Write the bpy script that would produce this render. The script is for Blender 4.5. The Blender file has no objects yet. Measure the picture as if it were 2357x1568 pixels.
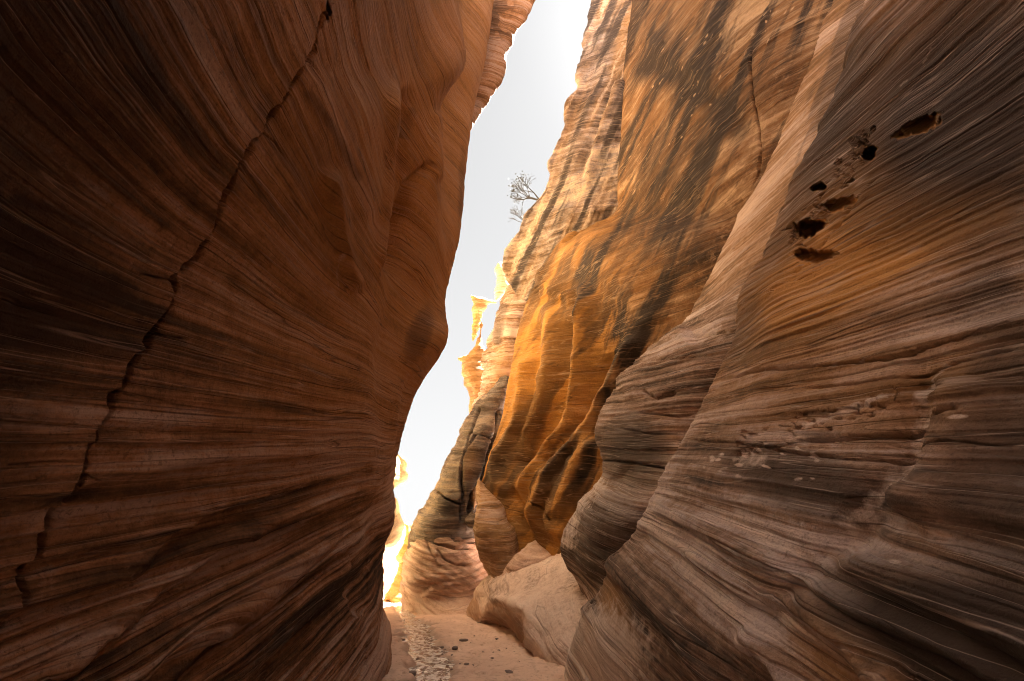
import bpy, math, random
import numpy as np

# ------------------------------------------------------------------ camera
SC = bpy.context.scene
SC.render.engine = 'CYCLES'
PITCH = math.radians(27.0)
CAM_H = 1.3
cam_data = bpy.data.cameras.new('camera')
cam_data.sensor_width = 36.0
cam_data.lens = 16.0
cam_data.clip_start = 0.05
cam_data.clip_end = 3000
cam = bpy.data.objects.new('camera', cam_data)
SC.collection.objects.link(cam)
cam.location = (0, 0, CAM_H)
cam.rotation_euler = (math.pi / 2 + PITCH, 0, 0)
SC.camera = cam

# ------------------------------------------------------------------ light
EXPOSURE = 4.5
SUN_STRENGTH = 5.0
SUN_ELEV = math.radians(58.5)
SUN_AZ = math.radians(42)        # from +Y (up the canyon) towards +X (right)
SKY_STRENGTH = 0.05
SC.view_settings.view_transform = 'Standard'
SC.view_settings.look = 'None'
SC.view_settings.exposure = EXPOSURE
SC.view_settings.gamma = 1.0

world = bpy.data.worlds.new('World')
SC.world = world
world.use_nodes = True
wn, wl = world.node_tree.nodes, world.node_tree.links
wn.clear()
sky = wn.new('ShaderNodeTexSky')
sky.sky_type = 'NISHITA'
sky.sun_disc = False
sky.sun_elevation = SUN_ELEV
sky.sun_rotation = SUN_AZ
sky.dust_density = 3.0
hs = wn.new('ShaderNodeHueSaturation')
hs.inputs['Saturation'].default_value = 0.12
mixw = wn.new('ShaderNodeMixRGB')      # pale neutral grey mixed over most of the blue
mixw.inputs[0].default_value = 0.97
mixw.inputs[2].default_value = (.72, .72, .725, 1)
bgn = wn.new('ShaderNodeBackground')
bgn.inputs[1].default_value = SKY_STRENGTH
outw = wn.new('ShaderNodeOutputWorld')
tcw = wn.new('ShaderNodeTexCoord'); spw = wn.new('ShaderNodeSeparateXYZ'); rpw = wn.new('ShaderNodeValToRGB')
wl.new(tcw.outputs['Generated'], spw.inputs[0]); wl.new(spw.outputs['Z'], rpw.inputs[0])
rpw.color_ramp.elements[0].position = .1; rpw.color_ramp.elements[0].color = (.76, .76, .76, 1)
rpw.color_ramp.elements[1].position = .85; rpw.color_ramp.elements[1].color = (.52, .52, .524, 1)
wl.new(rpw.outputs[0], mixw.inputs[2])
wl.new(sky.outputs[0], hs.inputs['Color'])
wl.new(hs.outputs[0], mixw.inputs[1])
wl.new(mixw.outputs[0], bgn.inputs[0])
wl.new(bgn.outputs[0], outw.inputs[0])

sun_data = bpy.data.lights.new('sun', 'SUN')
sun_data.energy = SUN_STRENGTH
sun_data.angle = math.radians(0.5)
sun_data.color = (1.0, 0.95, 0.87)
sun = bpy.data.objects.new('sun', sun_data)
SC.collection.objects.link(sun)
sdir = np.array([math.sin(SUN_AZ) * math.cos(SUN_ELEV), math.cos(SUN_AZ) * math.cos(SUN_ELEV), math.sin(SUN_ELEV)])
from mathutils import Vector
sun.rotation_euler = Vector(sdir).to_track_quat('Z', 'Y').to_euler()
sun.location = (10, 10, 60)

SC.cycles.use_denoising = True
SC.cycles.denoising_prefilter = 'ACCURATE'
SC.cycles.pixel_filter_type = 'BLACKMAN_HARRIS'
SC.cycles.filter_width = 1.0
SC.cycles.max_bounces = 12
SC.cycles.diffuse_bounces = 9
SC.cycles.glossy_bounces = 3
SC.cycles.sample_clamp_indirect = 6.0

# ------------------------------------------------------------------ helpers
CP, SP = math.cos(PITCH), math.sin(PITCH)
QF, QX, QY = 1047.6, 1178.5, 784.0      # focal length and centre in working units (2357 wide)

def ray(x, y):
    yv = (QY - y) / QF
    return (x - QX) / QF, CP - SP * yv, SP + CP * yv

def D(x, y, Y):
    """Point seen at (x, y) that lies Y metres up the canyon."""
    a, f, u = ray(x, y)
    return np.array([a / f * Y, Y, CAM_H + u / f * Y])

def LX(x, y, X):
    a, f, u = ray(x, y)
    return D(x, y, X / (a / f))

def W(x, y, z):
    return np.array([x, y, z], float)

def G(x, y, z=0.0):
    """Point of the ground seen at (x, y)."""
    a, f, u = ray(x, y)
    return D(x, y, (z - CAM_H) / (u / f))

def plan(x, y, p, q):
    """Point seen at (x, y) on the vertical plane through p and q."""
    a, f, u = ray(x, y)
    r = a / f
    dx, dy = q[0] - p[0], q[1] - p[1]
    t = (r * p[1] - p[0]) / (dx - r * dy)
    return D(x, y, p[1] + t * dy)

def toq(P):
    """world -> working units of the picture (only for placing marks on rock)"""
    Y = P[..., 1]; Z = P[..., 2] - CAM_H
    d = CP * Y + SP * Z
    v = -SP * Y + CP * Z
    ds = np.where(d > 0.05, d, 0.05)
    x = QX + QF * P[..., 0] / ds
    y = QY - QF * v / ds
    bad = d <= 0.05
    return np.where(bad, -9999, x), np.where(bad, -9999, y)

# numpy noise ------------------------------------------------------
def _h(ix, iy, iz, seed):
    n = (ix * 73856093) ^ (iy * 19349663) ^ (iz * 83492791) ^ (seed * 2654435761 & 0x7fffffff)
    n = n & 0x7fffffff
    n = (n ^ (n >> 13)) * 1274126177 & 0x7fffffff
    n = (n ^ (n >> 16)) * 668265263 & 0x7fffffff
    return ((n ^ (n >> 15)) & 0xffffff) / float(0xffffff)

def vnoise(p, seed=0):
    p = np.asarray(p, float)
    i = np.floor(p).astype(np.int64)
    f = p - i
    f = f * f * f * (f * (f * 6 - 15) + 10)
    x, y, z = i[..., 0], i[..., 1], i[..., 2]
    r = 0
    for a in (0, 1):
        wa = f[..., 0] if a else 1 - f[..., 0]
        for b in (0, 1):
            wb = f[..., 1] if b else 1 - f[..., 1]
            for c in (0, 1):
                wc = f[..., 2] if c else 1 - f[..., 2]
                r = r + wa * wb * wc * _h(x + a, y + b, z + c, seed)
    return r * 2 - 1

def fbm(p, octv=4, seed=0, gain=.5):
    r = 0; a = 1; t = 0
    p = np.asarray(p, float)
    for o in range(octv):
        r = r + a * vnoise(p, seed + o * 17); t += a
        a *= gain; p = p * 2.03 + 11.3
    return r / t

def layer1(s, wl, seed, sharp=2.0):
    """Random protrusion of each bed, with short transitions between beds."""
    q = s / wl
    i = np.floor(q).astype(np.int64); f = q - i
    z = np.zeros_like(i)
    a = _h(i, z, z, seed); b = _h(i + 1, z, z, seed)
    g = np.clip((f - .5) * sharp + .5, 0, 1)
    g = g * g * (3 - 2 * g)
    return (a + (b - a) * g) * 2 - 1

def ledges(s, wl, seed):
    """beds that stick out with a sharp lower lip and a sloping top"""
    q = s / wl + .35 * np.sin(s / wl * 1.7 + seed)
    i = np.floor(q).astype(np.int64); f = q - i
    z = np.zeros_like(i)
    a = _h(i, z, z, seed) ** 1.7
    lip = np.clip(f / .16, 0, 1); lip = lip * lip * (3 - 2 * lip)
    return a * lip * (1 - f) ** .8

def smooth(x, a, b):
    t = np.clip((x - a) / (b - a), 0, 1)
    return t * t * (3 - 2 * t)

# lattice surface --------------------------------------------------
def cr_axis(C, counts):
    """Catmull-Rom along axis 0 of a control net, counts[i] samples in span i."""
    n = C.shape[0]
    E = np.concatenate([2 * C[:1] - C[1:2], C, 2 * C[-1:] - C[-2:-1]], 0)
    out = []
    for i in range(n - 1):
        p0, p1, p2, p3 = E[i], E[i + 1], E[i + 2], E[i + 3]
        # limit tangents so steep folds do not overshoot
        l0 = np.linalg.norm(p1 - p0, axis=-1, keepdims=True) + 1e-6
        l1 = np.linalg.norm(p2 - p1, axis=-1, keepdims=True) + 1e-6
        l2 = np.linalg.norm(p3 - p2, axis=-1, keepdims=True) + 1e-6
        m1 = ((p1 - p0) / l0 * l1 + (p2 - p1)) * .5 * np.minimum(1, 1.0)
        m2 = ((p3 - p2) / l2 * l1 + (p2 - p1)) * .5
        k = counts[i]
        for j in range(k + (1 if i == n - 2 else 0)):
            t = j / k
            t2, t3 = t * t, t * t * t
            out.append((2*t3-3*t2+1)*p1 + (t3-2*t2+t)*m1 + (-2*t3+3*t2)*p2 + (t3-t2)*m2)
    return np.stack(out, 0)

def net(rows, step=2.6, cap=(6, 90)):
    C = np.array(rows, float)
    qx, qy = toq(C)
    def cnt(qa, qb, wa, wb):
        d = np.hypot(np.clip(qa[0], -300, 2700) - np.clip(qb[0], -300, 2700), np.clip(qa[1], -200, 1800) - np.clip(qb[1], -200, 1800))
        return int(np.clip(np.percentile(d, 85) / step, cap[0], cap[1]))
    cr = [cnt((qx[i], qy[i]), (qx[i+1], qy[i+1]), 0, 0) for i in range(C.shape[0] - 1)]
    cc = [cnt((qx[:, i], qy[:, i]), (qx[:, i+1], qy[:, i+1]), 0, 0) for i in range(C.shape[1] - 1)]
    S = cr_axis(C, cr)
    S = np.swapaxes(cr_axis(np.swapaxes(S, 0, 1), cc), 0, 1)
    return S

def normals(S, toward=None):
    du = np.gradient(S, axis=0); dv = np.gradient(S, axis=1)
    n = np.cross(du, dv)
    n /= np.linalg.norm(n, axis=-1, keepdims=True) + 1e-12
    return n

# marks: distances to traced lines ---------------------------------
def pdist(qx, qy, poly):
    """distance to polyline, signed side, parameter along 0..1"""
    best = np.full(qx.shape, 1e9); side = np.zeros(qx.shape); par = np.zeros(qx.shape)
    L = [0]
    for a, b in zip(poly[:-1], poly[1:]): L.append(L[-1] + math.hypot(b[0]-a[0], b[1]-a[1]))
    for k, (a, b) in enumerate(zip(poly[:-1], poly[1:])):
        dx, dy = b[0]-a[0], b[1]-a[1]; l2 = dx*dx+dy*dy
        t = np.clip(((qx-a[0])*dx+(qy-a[1])*dy)/l2, 0, 1)
        ex, ey = qx-(a[0]+t*dx), qy-(a[1]+t*dy)
        d = np.hypot(ex, ey)
        m = d < best
        best = np.where(m, d, best)
        side = np.where(m, np.sign(dx*ey-dy*ex), side)
        par = np.where(m, (L[k]+t*math.sqrt(l2))/L[-1], par)
    return best, side, par

def ends(par, e=.12):
    return smooth(par, 0, e) * smooth(1 - par, 0, e)

def ridge(qx, qy, poly, w, amp, w2=None, e=.12):
    """soft ridge; w on the left side of the line, w2 on its right side"""
    d, s, p = pdist(qx, qy, poly)
    w2 = w if w2 is None else w2
    ww = np.where(s < 0, w, w2)
    return amp * np.exp(-(d / ww) ** 2) * (ends(p, e) if e else 1)

def pit(qx, qy, c, a, b, ang, amp):
    """a ragged pocket; computed only around itself"""
    out = np.zeros(qx.shape)
    m = (np.abs(qx - c[0]) < 1.8 * a) & (np.abs(qy - c[1]) < 1.8 * a)
    if not m.any(): return out
    x, y = qx[m], qy[m]
    ca, sa = math.cos(math.radians(ang)), math.sin(math.radians(ang))
    u = ((x-c[0])*ca+(y-c[1])*sa)/a; v = (-(x-c[0])*sa+(y-c[1])*ca)/b
    t = np.arctan2(v, u)
    r = np.sqrt(u*u+v*v) * (1 + .12 * np.sin(t * 2 + c[0]) + .10 * np.sin(t * 3 + c[1])) + .20 * vnoise(np.stack([x / 9, y / 9, 0 * x], -1), 51)
    out[m] = -amp * (1 - smooth(r, .62, 1.12))
    return out

def blob(qx, qy, c, a, b, ang=0, soft=.6):
    ca, sa = math.cos(math.radians(ang)), math.sin(math.radians(ang))
    u = ((qx-c[0])*ca+(qy-c[1])*sa)/a; v = (-(qx-c[0])*sa+(qy-c[1])*ca)/b
    return 1 - smooth(np.sqrt(u*u+v*v), 1-soft, 1+soft)

DIP = 0.26
def strata(P, warp=.06, seed=3):
    s = P[..., 2] - DIP * P[..., 1]
    return s + warp * 1.6 * fbm(P * np.array([.4, .28, .2]), 2, seed) + warp * .2 * fbm(P * np.array([2.2, 1.4, 1.0]), 2, seed + 5)

def link_mesh(name, V, F, mat, attrs=None, parent=None, smooth_on=True):
    me = bpy.data.meshes.new(name)
    V = np.asarray(V, np.float32).reshape(-1, 3); F = np.asarray(F, np.int32)
    me.vertices.add(len(V)); me.vertices.foreach_set('co', V.ravel())
    k = F.shape[1]
    me.loops.add(F.size); me.loops.foreach_set('vertex_index', F.ravel())
    me.polygons.add(len(F))
    me.polygons.foreach_set('loop_start', np.arange(0, F.size, k, dtype=np.int32))
    me.polygons.foreach_set('loop_total', np.full(len(F), k, np.int32))
    if smooth_on: me.polygons.foreach_set('use_smooth', np.ones(len(F), bool))
    me.update(calc_edges=True)
    for an, av in (attrs or {}).items():
        at = me.attributes.new(an, 'FLOAT', 'POINT')
        at.data.foreach_set('value', np.asarray(av, np.float32).ravel())
    me.materials.append(mat)
    ob = bpy.data.objects.new(name, me)
    SC.collection.objects.link(ob)
    if parent: ob.parent = parent
    return ob

def tag(o, label=None, cat=None, group=None, kind=None):
    if label: o['label'] = label
    if cat: o['category'] = cat
    if group: o['group'] = group
    if kind: o['kind'] = kind
    return o

def grid_faces(h, w, closed=False):
    i = np.arange(h - 1)[:, None] * w; 
    if closed:
        j = np.arange(w)[None]; j2 = (j + 1) % w
    else:
        j = np.arange(w - 1)[None]; j2 = j + 1
    return np.stack([i + j, i + w + j, i + w + j2, i + j2], -1).reshape(-1, 4)

# ------------------------------------------------------------------ materials
def rock_mat(name, base, alt, grey, dark, orange, pale, fine=1.0, bump=1.0, rough=.85, dens=1.0, spec=.25, gs=1.0, kx=.9, sw=1.0):
    m = bpy.data.materials.new(name); m.use_nodes = True
    n, l = m.node_tree.nodes, m.node_tree.links
    n.clear()
    out = n.new('ShaderNodeOutputMaterial'); bs = n.new('ShaderNodeBsdfPrincipled')
    l.new(bs.outputs[0], out.inputs[0])
    bs.inputs['Roughness'].default_value = rough
    bs.inputs['Specular IOR Level'].default_value = spec
    def attr(a):
        x = n.new('ShaderNodeAttribute'); x.attribute_name = a; return x.outputs['Fac']
    def math_(op, a, b=None, c=None, clamp=False):
        x = n.new('ShaderNodeMath'); x.operation = op; x.use_clamp = clamp
        for k, v in enumerate((a, b, c)):
            if v is None: continue
            if isinstance(v, (int, float)): x.inputs[k].default_value = v
            else: l.new(v, x.inputs[k])
        return x.outputs[0]
    def mix(f, a, b, t='MIX'):
        x = n.new('ShaderNodeMixRGB'); x.blend_type = t
        for k, v in enumerate((f, a, b)):
            if isinstance(v, (int, float)): x.inputs[k].default_value = v
            elif isinstance(v, tuple): x.inputs[k].default_value = v + (1,)
            else: l.new(v, x.inputs[k])
        return x.outputs[0]
    def ramp(f, stops):
        x = n.new('ShaderNodeValToRGB'); l.new(f, x.inputs[0])
        el = x.color_ramp.elements
        while len(el) < len(stops): el.new(.5)
        for e, (p, c) in zip(el, stops): e.position = p; e.color = (c, c, c, 1)
        return x.outputs[0]
    geo = n.new('ShaderNodeNewGeometry')
    sep = n.new('ShaderNodeSeparateXYZ'); l.new(geo.outputs['Position'], sep.inputs[0])
    st = attr('strat')
    def svec(kx_, ks):
        kx_ = kx_ * kx
        c = n.new('ShaderNodeCombineXYZ')
        l.new(math_('MULTIPLY', sep.outputs[0], kx_), c.inputs[0])
        l.new(math_('MULTIPLY', sep.outputs[1], kx_), c.inputs[1])
        l.new(math_('MULTIPLY', st, ks), c.inputs[2])
        return c.outputs[0]
    def noise(v, sc, det=3, ro=.55):
        x = n.new('ShaderNodeTexNoise'); x.inputs['Scale'].default_value = sc
        x.inputs['Detail'].default_value = det; x.inputs['Roughness'].default_value = ro
        l.new(v, x.inputs['Vector']); return x.outputs[0]
    band1 = noise(svec(.22, 2.2 * dens), 1.0, 3)
    band2 = noise(svec(.5, 11 * dens), 1.0, 4, .6)
    band3 = noise(svec(1.1, 48 * dens), 1.0, 3, .65)
    blot = noise(geo.outputs['Position'], .9, 5, .6)
    grain = noise(geo.outputs['Position'], 55 * gs, 4, .75)
    mott = noise(geo.outputs['Position'], 9 * (gs ** .5), 5, .7)
    def add(*t):
        r = None
        for v, w in t:
            x = math_('MULTIPLY', v, w); r = x if r is None else math_('ADD', r, x)
        return r
    bandA = noise(svec(.10, 1.1 * dens), 1.0, 2)
    bandC = noise(svec(.7, 24 * dens), 1.0, 2, .5)
    v = add((bandA, .26), (band1, .24), (band2, .26), (bandC, .24), (band3, .08), (blot, .10), (mott, .12))
    cr = n.new('ShaderNodeValToRGB'); l.new(v, cr.inputs[0]); el = cr.color_ramp.elements
    stops = [(.565, dark), (.61, alt), (.65, base), (.69, grey), (.735, pale)]
    while len(el) < 5: el.new(.5)
    for e, (p_, c_) in zip(el, stops): e.position = p_; e.color = c_ + (1,)
    c = cr.outputs[0]
    spk = noise(geo.outputs['Position'], 26 * gs, 5, .78)
    c = mix(math_('MULTIPLY', ramp(spk, [(.55, 0), (.63, 1)]), .45 * sw), c, dark)
    c = mix(math_('MULTIPLY', ramp(spk, [(.34, 1), (.42, 0)]), .12 * sw), c, pale)
    # orange fresh rock, and warm glow painted as colour
    of = math_('MULTIPLY', attr('vorange'), ramp(math_('ADD', math_('MULTIPLY', band2, .5), math_('MULTIPLY', mott, .5)), [(.3, .55), (.6, 1)]), clamp=True)
    c = mix(of, c, orange)
    # desert varnish and painted vignette shade: broken up along beds and by spots
    brk = math_('ADD', math_('MULTIPLY', band3, .55), math_('MULTIPLY', mott, .45))
    brk = add((band3, .4), (bandC, .3), (mott, .3))
    vf = math_('MULTIPLY', math_('SUBTRACT', math_('ADD', attr('vdark'), math_('MULTIPLY', brk, 1.3)), .90), 6.0, clamp=True)
    vf = math_('MULTIPLY', vf, math_('MULTIPLY', math_('MINIMUM', attr('vdark'), 1.0), 1.05, clamp=True), clamp=True)
    c = mix(vf, c, dark)
    # pale sand skin / scars
    pf = math_('MULTIPLY', math_('SUBTRACT', math_('ADD', attr('vpale'), math_('MULTIPLY', mott, .8)), .72), 3.5, clamp=True)
    c = mix(pf, c, pale)
    # grain
    c = mix(math_('MULTIPLY', ramp(grain, [(.3, 1), (.52, 0)]), .35 * sw), c, dark)
    c = mix(math_('MULTIPLY', ramp(band3, [(.3, 1), (.42, 0)]), .12), c, pale)
    lines = noise(svec(.35, 26 * dens), 1.0, 2, .5)
    c = mix(math_('MULTIPLY', ramp(lines, [(.485, 0), (.5, 1), (.515, 0)]), .4), c, pale)
    lines2 = noise(svec(.25, 9 * dens), 1.0, 2, .5)
    c = mix(math_('MULTIPLY', ramp(lines2, [(.592, 0), (.6, 1), (.608, 0)]), .35), c, pale)
    c = mix(math_('MULTIPLY', ramp(lines2, [(.40, 0), (.408, 1), (.416, 0)]), .6), c, dark)
    l.new(c, bs.inputs['Base Color'])
    # bump
    grv = math_('MULTIPLY', ramp(lines, [(.44, 0), (.5, 1), (.51, 0)]), math_('MULTIPLY', mott, -.030 * fine))
    grv2 = math_('MULTIPLY', ramp(lines2, [(.40, 0), (.43, 1), (.435, 0)]), math_('MULTIPLY', blot, -.05 * fine))
    hgt = math_('ADD', math_('MULTIPLY', band3, .020 * fine), math_('MULTIPLY', band2, .03 * fine))
    hgt = math_('ADD', math_('ADD', hgt, grv), grv2)
    hgt = math_('ADD', hgt, math_('MULTIPLY', grain, .020 / gs))
    hgt = math_('ADD', hgt, math_('MULTIPLY', spk, .012 / gs))
    hgt = math_('ADD', hgt, math_('MULTIPLY', mott, .016))
    b = n.new('ShaderNodeBump'); b.inputs['Strength'].default_value = .8 * bump; b.inputs['Distance'].default_value = 1.0
    l.new(hgt, b.inputs['Height']); l.new(b.outputs[0], bs.inputs['Normal'])
    return m

M_left = rock_mat('red_sandstone', (.34, .17, .085), (.18, .085, .038), (.44, .30, .235), (.04, .018, .008), (.47, .20, .05), (.50, .33, .25), spec=.25, dens=.75)
M_right = rock_mat('tan_sandstone', (.33, .225, .165), (.17, .107, .072), (.49, .41, .385), (.045, .03, .022), (.52, .27, .08), (.66, .55, .48), spec=.3, gs=.8, sw=.8, dens=.55)
M_gold = rock_mat('golden_sandstone', (.20, .105, .045), (.11, .055, .023), (.25, .155, .085), (.032, .02, .012), (.50, .235, .04), (.50, .34, .20), spec=.25, gs=.4, kx=1.0, dens=.26, sw=.6)
M_grey = rock_mat('grey_sandstone', (.21, .16, .125), (.12, .092, .074), (.29, .255, .235), (.038, .03, .026), (.42, .23, .07), (.50, .40, .30), gs=.3, dens=.32)
M_pale = rock_mat('sandy_sandstone', (.66, .50, .41), (.52, .38, .30), (.68, .56, .48), (.24, .16, .12), (.5, .25, .1), (.72, .58, .49), fine=.6, gs=.5, dens=.45)
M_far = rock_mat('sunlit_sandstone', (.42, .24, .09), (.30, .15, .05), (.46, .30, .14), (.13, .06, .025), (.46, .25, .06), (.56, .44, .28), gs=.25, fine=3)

M_sun = rock_mat('bright_yellow_sandstone', (.55, .40, .23), (.46, .32, .16), (.58, .45, .30), (.2, .12, .06), (.58, .38, .14), (.62, .52, .38), gs=.3)  # brighter stone gives the added wall a stronger bounce

# ------------------------------------------------------------------ rock builder
def finish(S, name, mat, label, cat, fields, beds=1.0, lump=.03, sharp=2.5, flip=1, warp=.06, closed=False, group=None, seed=3, bedscale=1.0, kind=None, coarse=0.0):
    """displace a smooth rock sheet by the traced features, then by its beds"""
    N = normals(S) * flip
    qx, qy = toq(S)
    f = fields(qx, qy, S) if fields else {}
    d = f.get('disp', 0)
    S = S + N * (np.asarray(d)[..., None] if np.ndim(d) else 0)
    dist = np.linalg.norm(S - np.array([0, 0, CAM_H]), axis=-1)
    s = strata(S, warp, seed)
    N = normals(S) * flip
    b = bedscale
    mod = .6 + .8 * (fbm(S * np.array([.8, .5, .8]), 2, 40) * .5 + .5)
    brk = np.clip(.9 + 1.3 * fbm(S * np.array([1.3, .9, 1.3]), 3, 44), .1, 1.8)
    h = (.045 * layer1(s, .31 * b, 1, sharp) + (.010 if coarse else .014) * layer1(s + .07, .118 * b, 2, sharp)
         + .034 * ledges(s + .03, .15 * b, 5) * mod + .024 * ledges(s, .062 * b, 3) * brk + .013 * ledges(s, .027 * b, 4) * (2 - brk)) * beds
    h = (h - coarse * .045 * layer1(s, .31 * b, 1, sharp) * beds) * f.get('bedamp', 1.0)
    h = h + lump * fbm(S * 1.6, 4, 60) + lump * .25 * fbm(S * 9, 3, 80)
    S = S + N * h[..., None]
    crack = f.get('crack')
    if crack is not None:
        S = S - N * crack[..., None]
    if 'hole' in f:        # pockets eaten into the rock, level with the eye that looks into them
        V_ = S - np.array([0, 0, CAM_H]); V_ /= np.linalg.norm(V_, axis=-1, keepdims=True)
        S = S + V_ * f['hole'][..., None]
    hh, ww = S.shape[:2]
    z = np.zeros((hh, ww))
    att = {'strat': s, 'vdark': z + f.get('dark', 0), 'vorange': z + f.get('orange', 0), 'vpale': z + f.get('pale', 0)}
    F = grid_faces(hh, ww, closed)
    if flip < 0: F = F[:, ::-1]
    o = link_mesh(name, S, F, mat, att)
    return tag(o, label, cat, group, kind or 'thing')

# ================================================================== LEFT WALL
def lerp_tab(tab, y):
    ys = [t[0] for t in tab]
    return np.array([np.interp(y, ys, [t[k] for t in tab]) for k in range(1, len(tab[0]))])

rows = []
LW = {  # y: (g,h,i,j,k) as (x,Y); lateral position of the near wall
 0:   ((880,2.3),(960,3.0),(1050,4.2),(1056,6.4),(1135,8.0)),
 150: ((872,2.6),(950,3.4),(1059,4.3),(1056,6.6),(1114,8.0)),
 250: ((897,2.9),(932,3.6),(1003,4.3),(1007,6.4),(1090,8.0)),
 400: ((889,3.5),(925,4.3),(1004,4.9),(1012,6.4),(1070,8.0)),
 560: ((886,4.1),(905,4.9),(998,5.7),(1020,6.3),(1052,8.0)),
 700: ((872,4.4),(892,5.1),(950,6.0),(990,6.6),(1021,8.0)),
 790: ((857,4.4),(874,5.1),(940,6.0),(995,6.6),(1027,7.8)),
 880: ((851,4.6),(868,5.2),(925,6.3),(937,6.8),(972,8.2)),
 1000:((857,5.1),(872,5.7),(905,6.6),(914,7.2),(922,8.5)),
 1100:((867,5.6),(880,6.1),(893,6.8),(899,7.3),(903,8.5)),
 1200:((818,5.3),(840,6.3),(870,6.9),(890,7.2),(896,8.2)),
 1300:((802,5.3),(830,6.3),(860,7.0),(872,7.4),(878,8.4)),
 1400:((828,6.0),(842,6.4),(865,6.9),(876,7.4),(882,8.3)),
 1500:((835,6.2),(850,6.5),(872,6.9),(884,7.4),(890,8.5)),
 1568:((832,6.2),(850,6.5),(868,6.9),(880,7.4),(887,8.2)),
}
XL = {0:-1.12,150:-1.2,250:-1.25,400:-1.34,560:-1.45,700:-1.53,790:-1.56,880:-1.58,1000:-1.6,1100:-1.64,1200:-1.7,1300:-1.72,1400:-1.72,1500:-1.7,1568:-1.7}
for y, ks in LW.items():
    X = XL[y]
    r = [LX(x, y, X + o) for x, o in ((-900, .1), (-350, 0), (0, -.05), (300, -.03), (550, 0), (720, .02))]
    p = r[0]
    beh = [W(-.7, -9, p[2]), W(-1.35, -2.5, p[2]), W(-1.5, -.6, p[2])]
    K = [D(x, y, Y) for x, Y in ks]
    e = K[-1]
    hid = [W(e[0] - .35, e[1] + .5, e[2]), W(e[0] - 1.8, e[1] + 1.4, e[2]), W(e[0] - 7, e[1] + 2.0, e[2])]
    rows.append(beh + r + K + hid)
base = rows[-1]
rows.append([W(p[0], p[1], -.4) for p in base])
top = rows[0]
def above(top, zt, lean, out):
    R = []
    for t in (1.0, .6, .3, .12):
        R.append([W(p[0] + lean * t, p[1], p[2] + (max(zt(p) if callable(zt) else zt, p[2] + 1.5) - p[2]) * t) for p in top])
    R.insert(0, [W(p[0] + out * .1, p[1], p[2] + .8) for p in R[0]])
    R.insert(0, [W(p[0] + out, p[1], p[2] + .5) for p in R[0]])
    return R
rows = above(top, lambda p: 4.5 + 9 * max(0, min(1, (1.6 - p[1]) / 1.6)), .05, -30) + rows  # unseen top: low to admit skylight, raised near the camera for shade
S_left = net(rows, step=2.1, cap=(6, 110))

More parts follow.
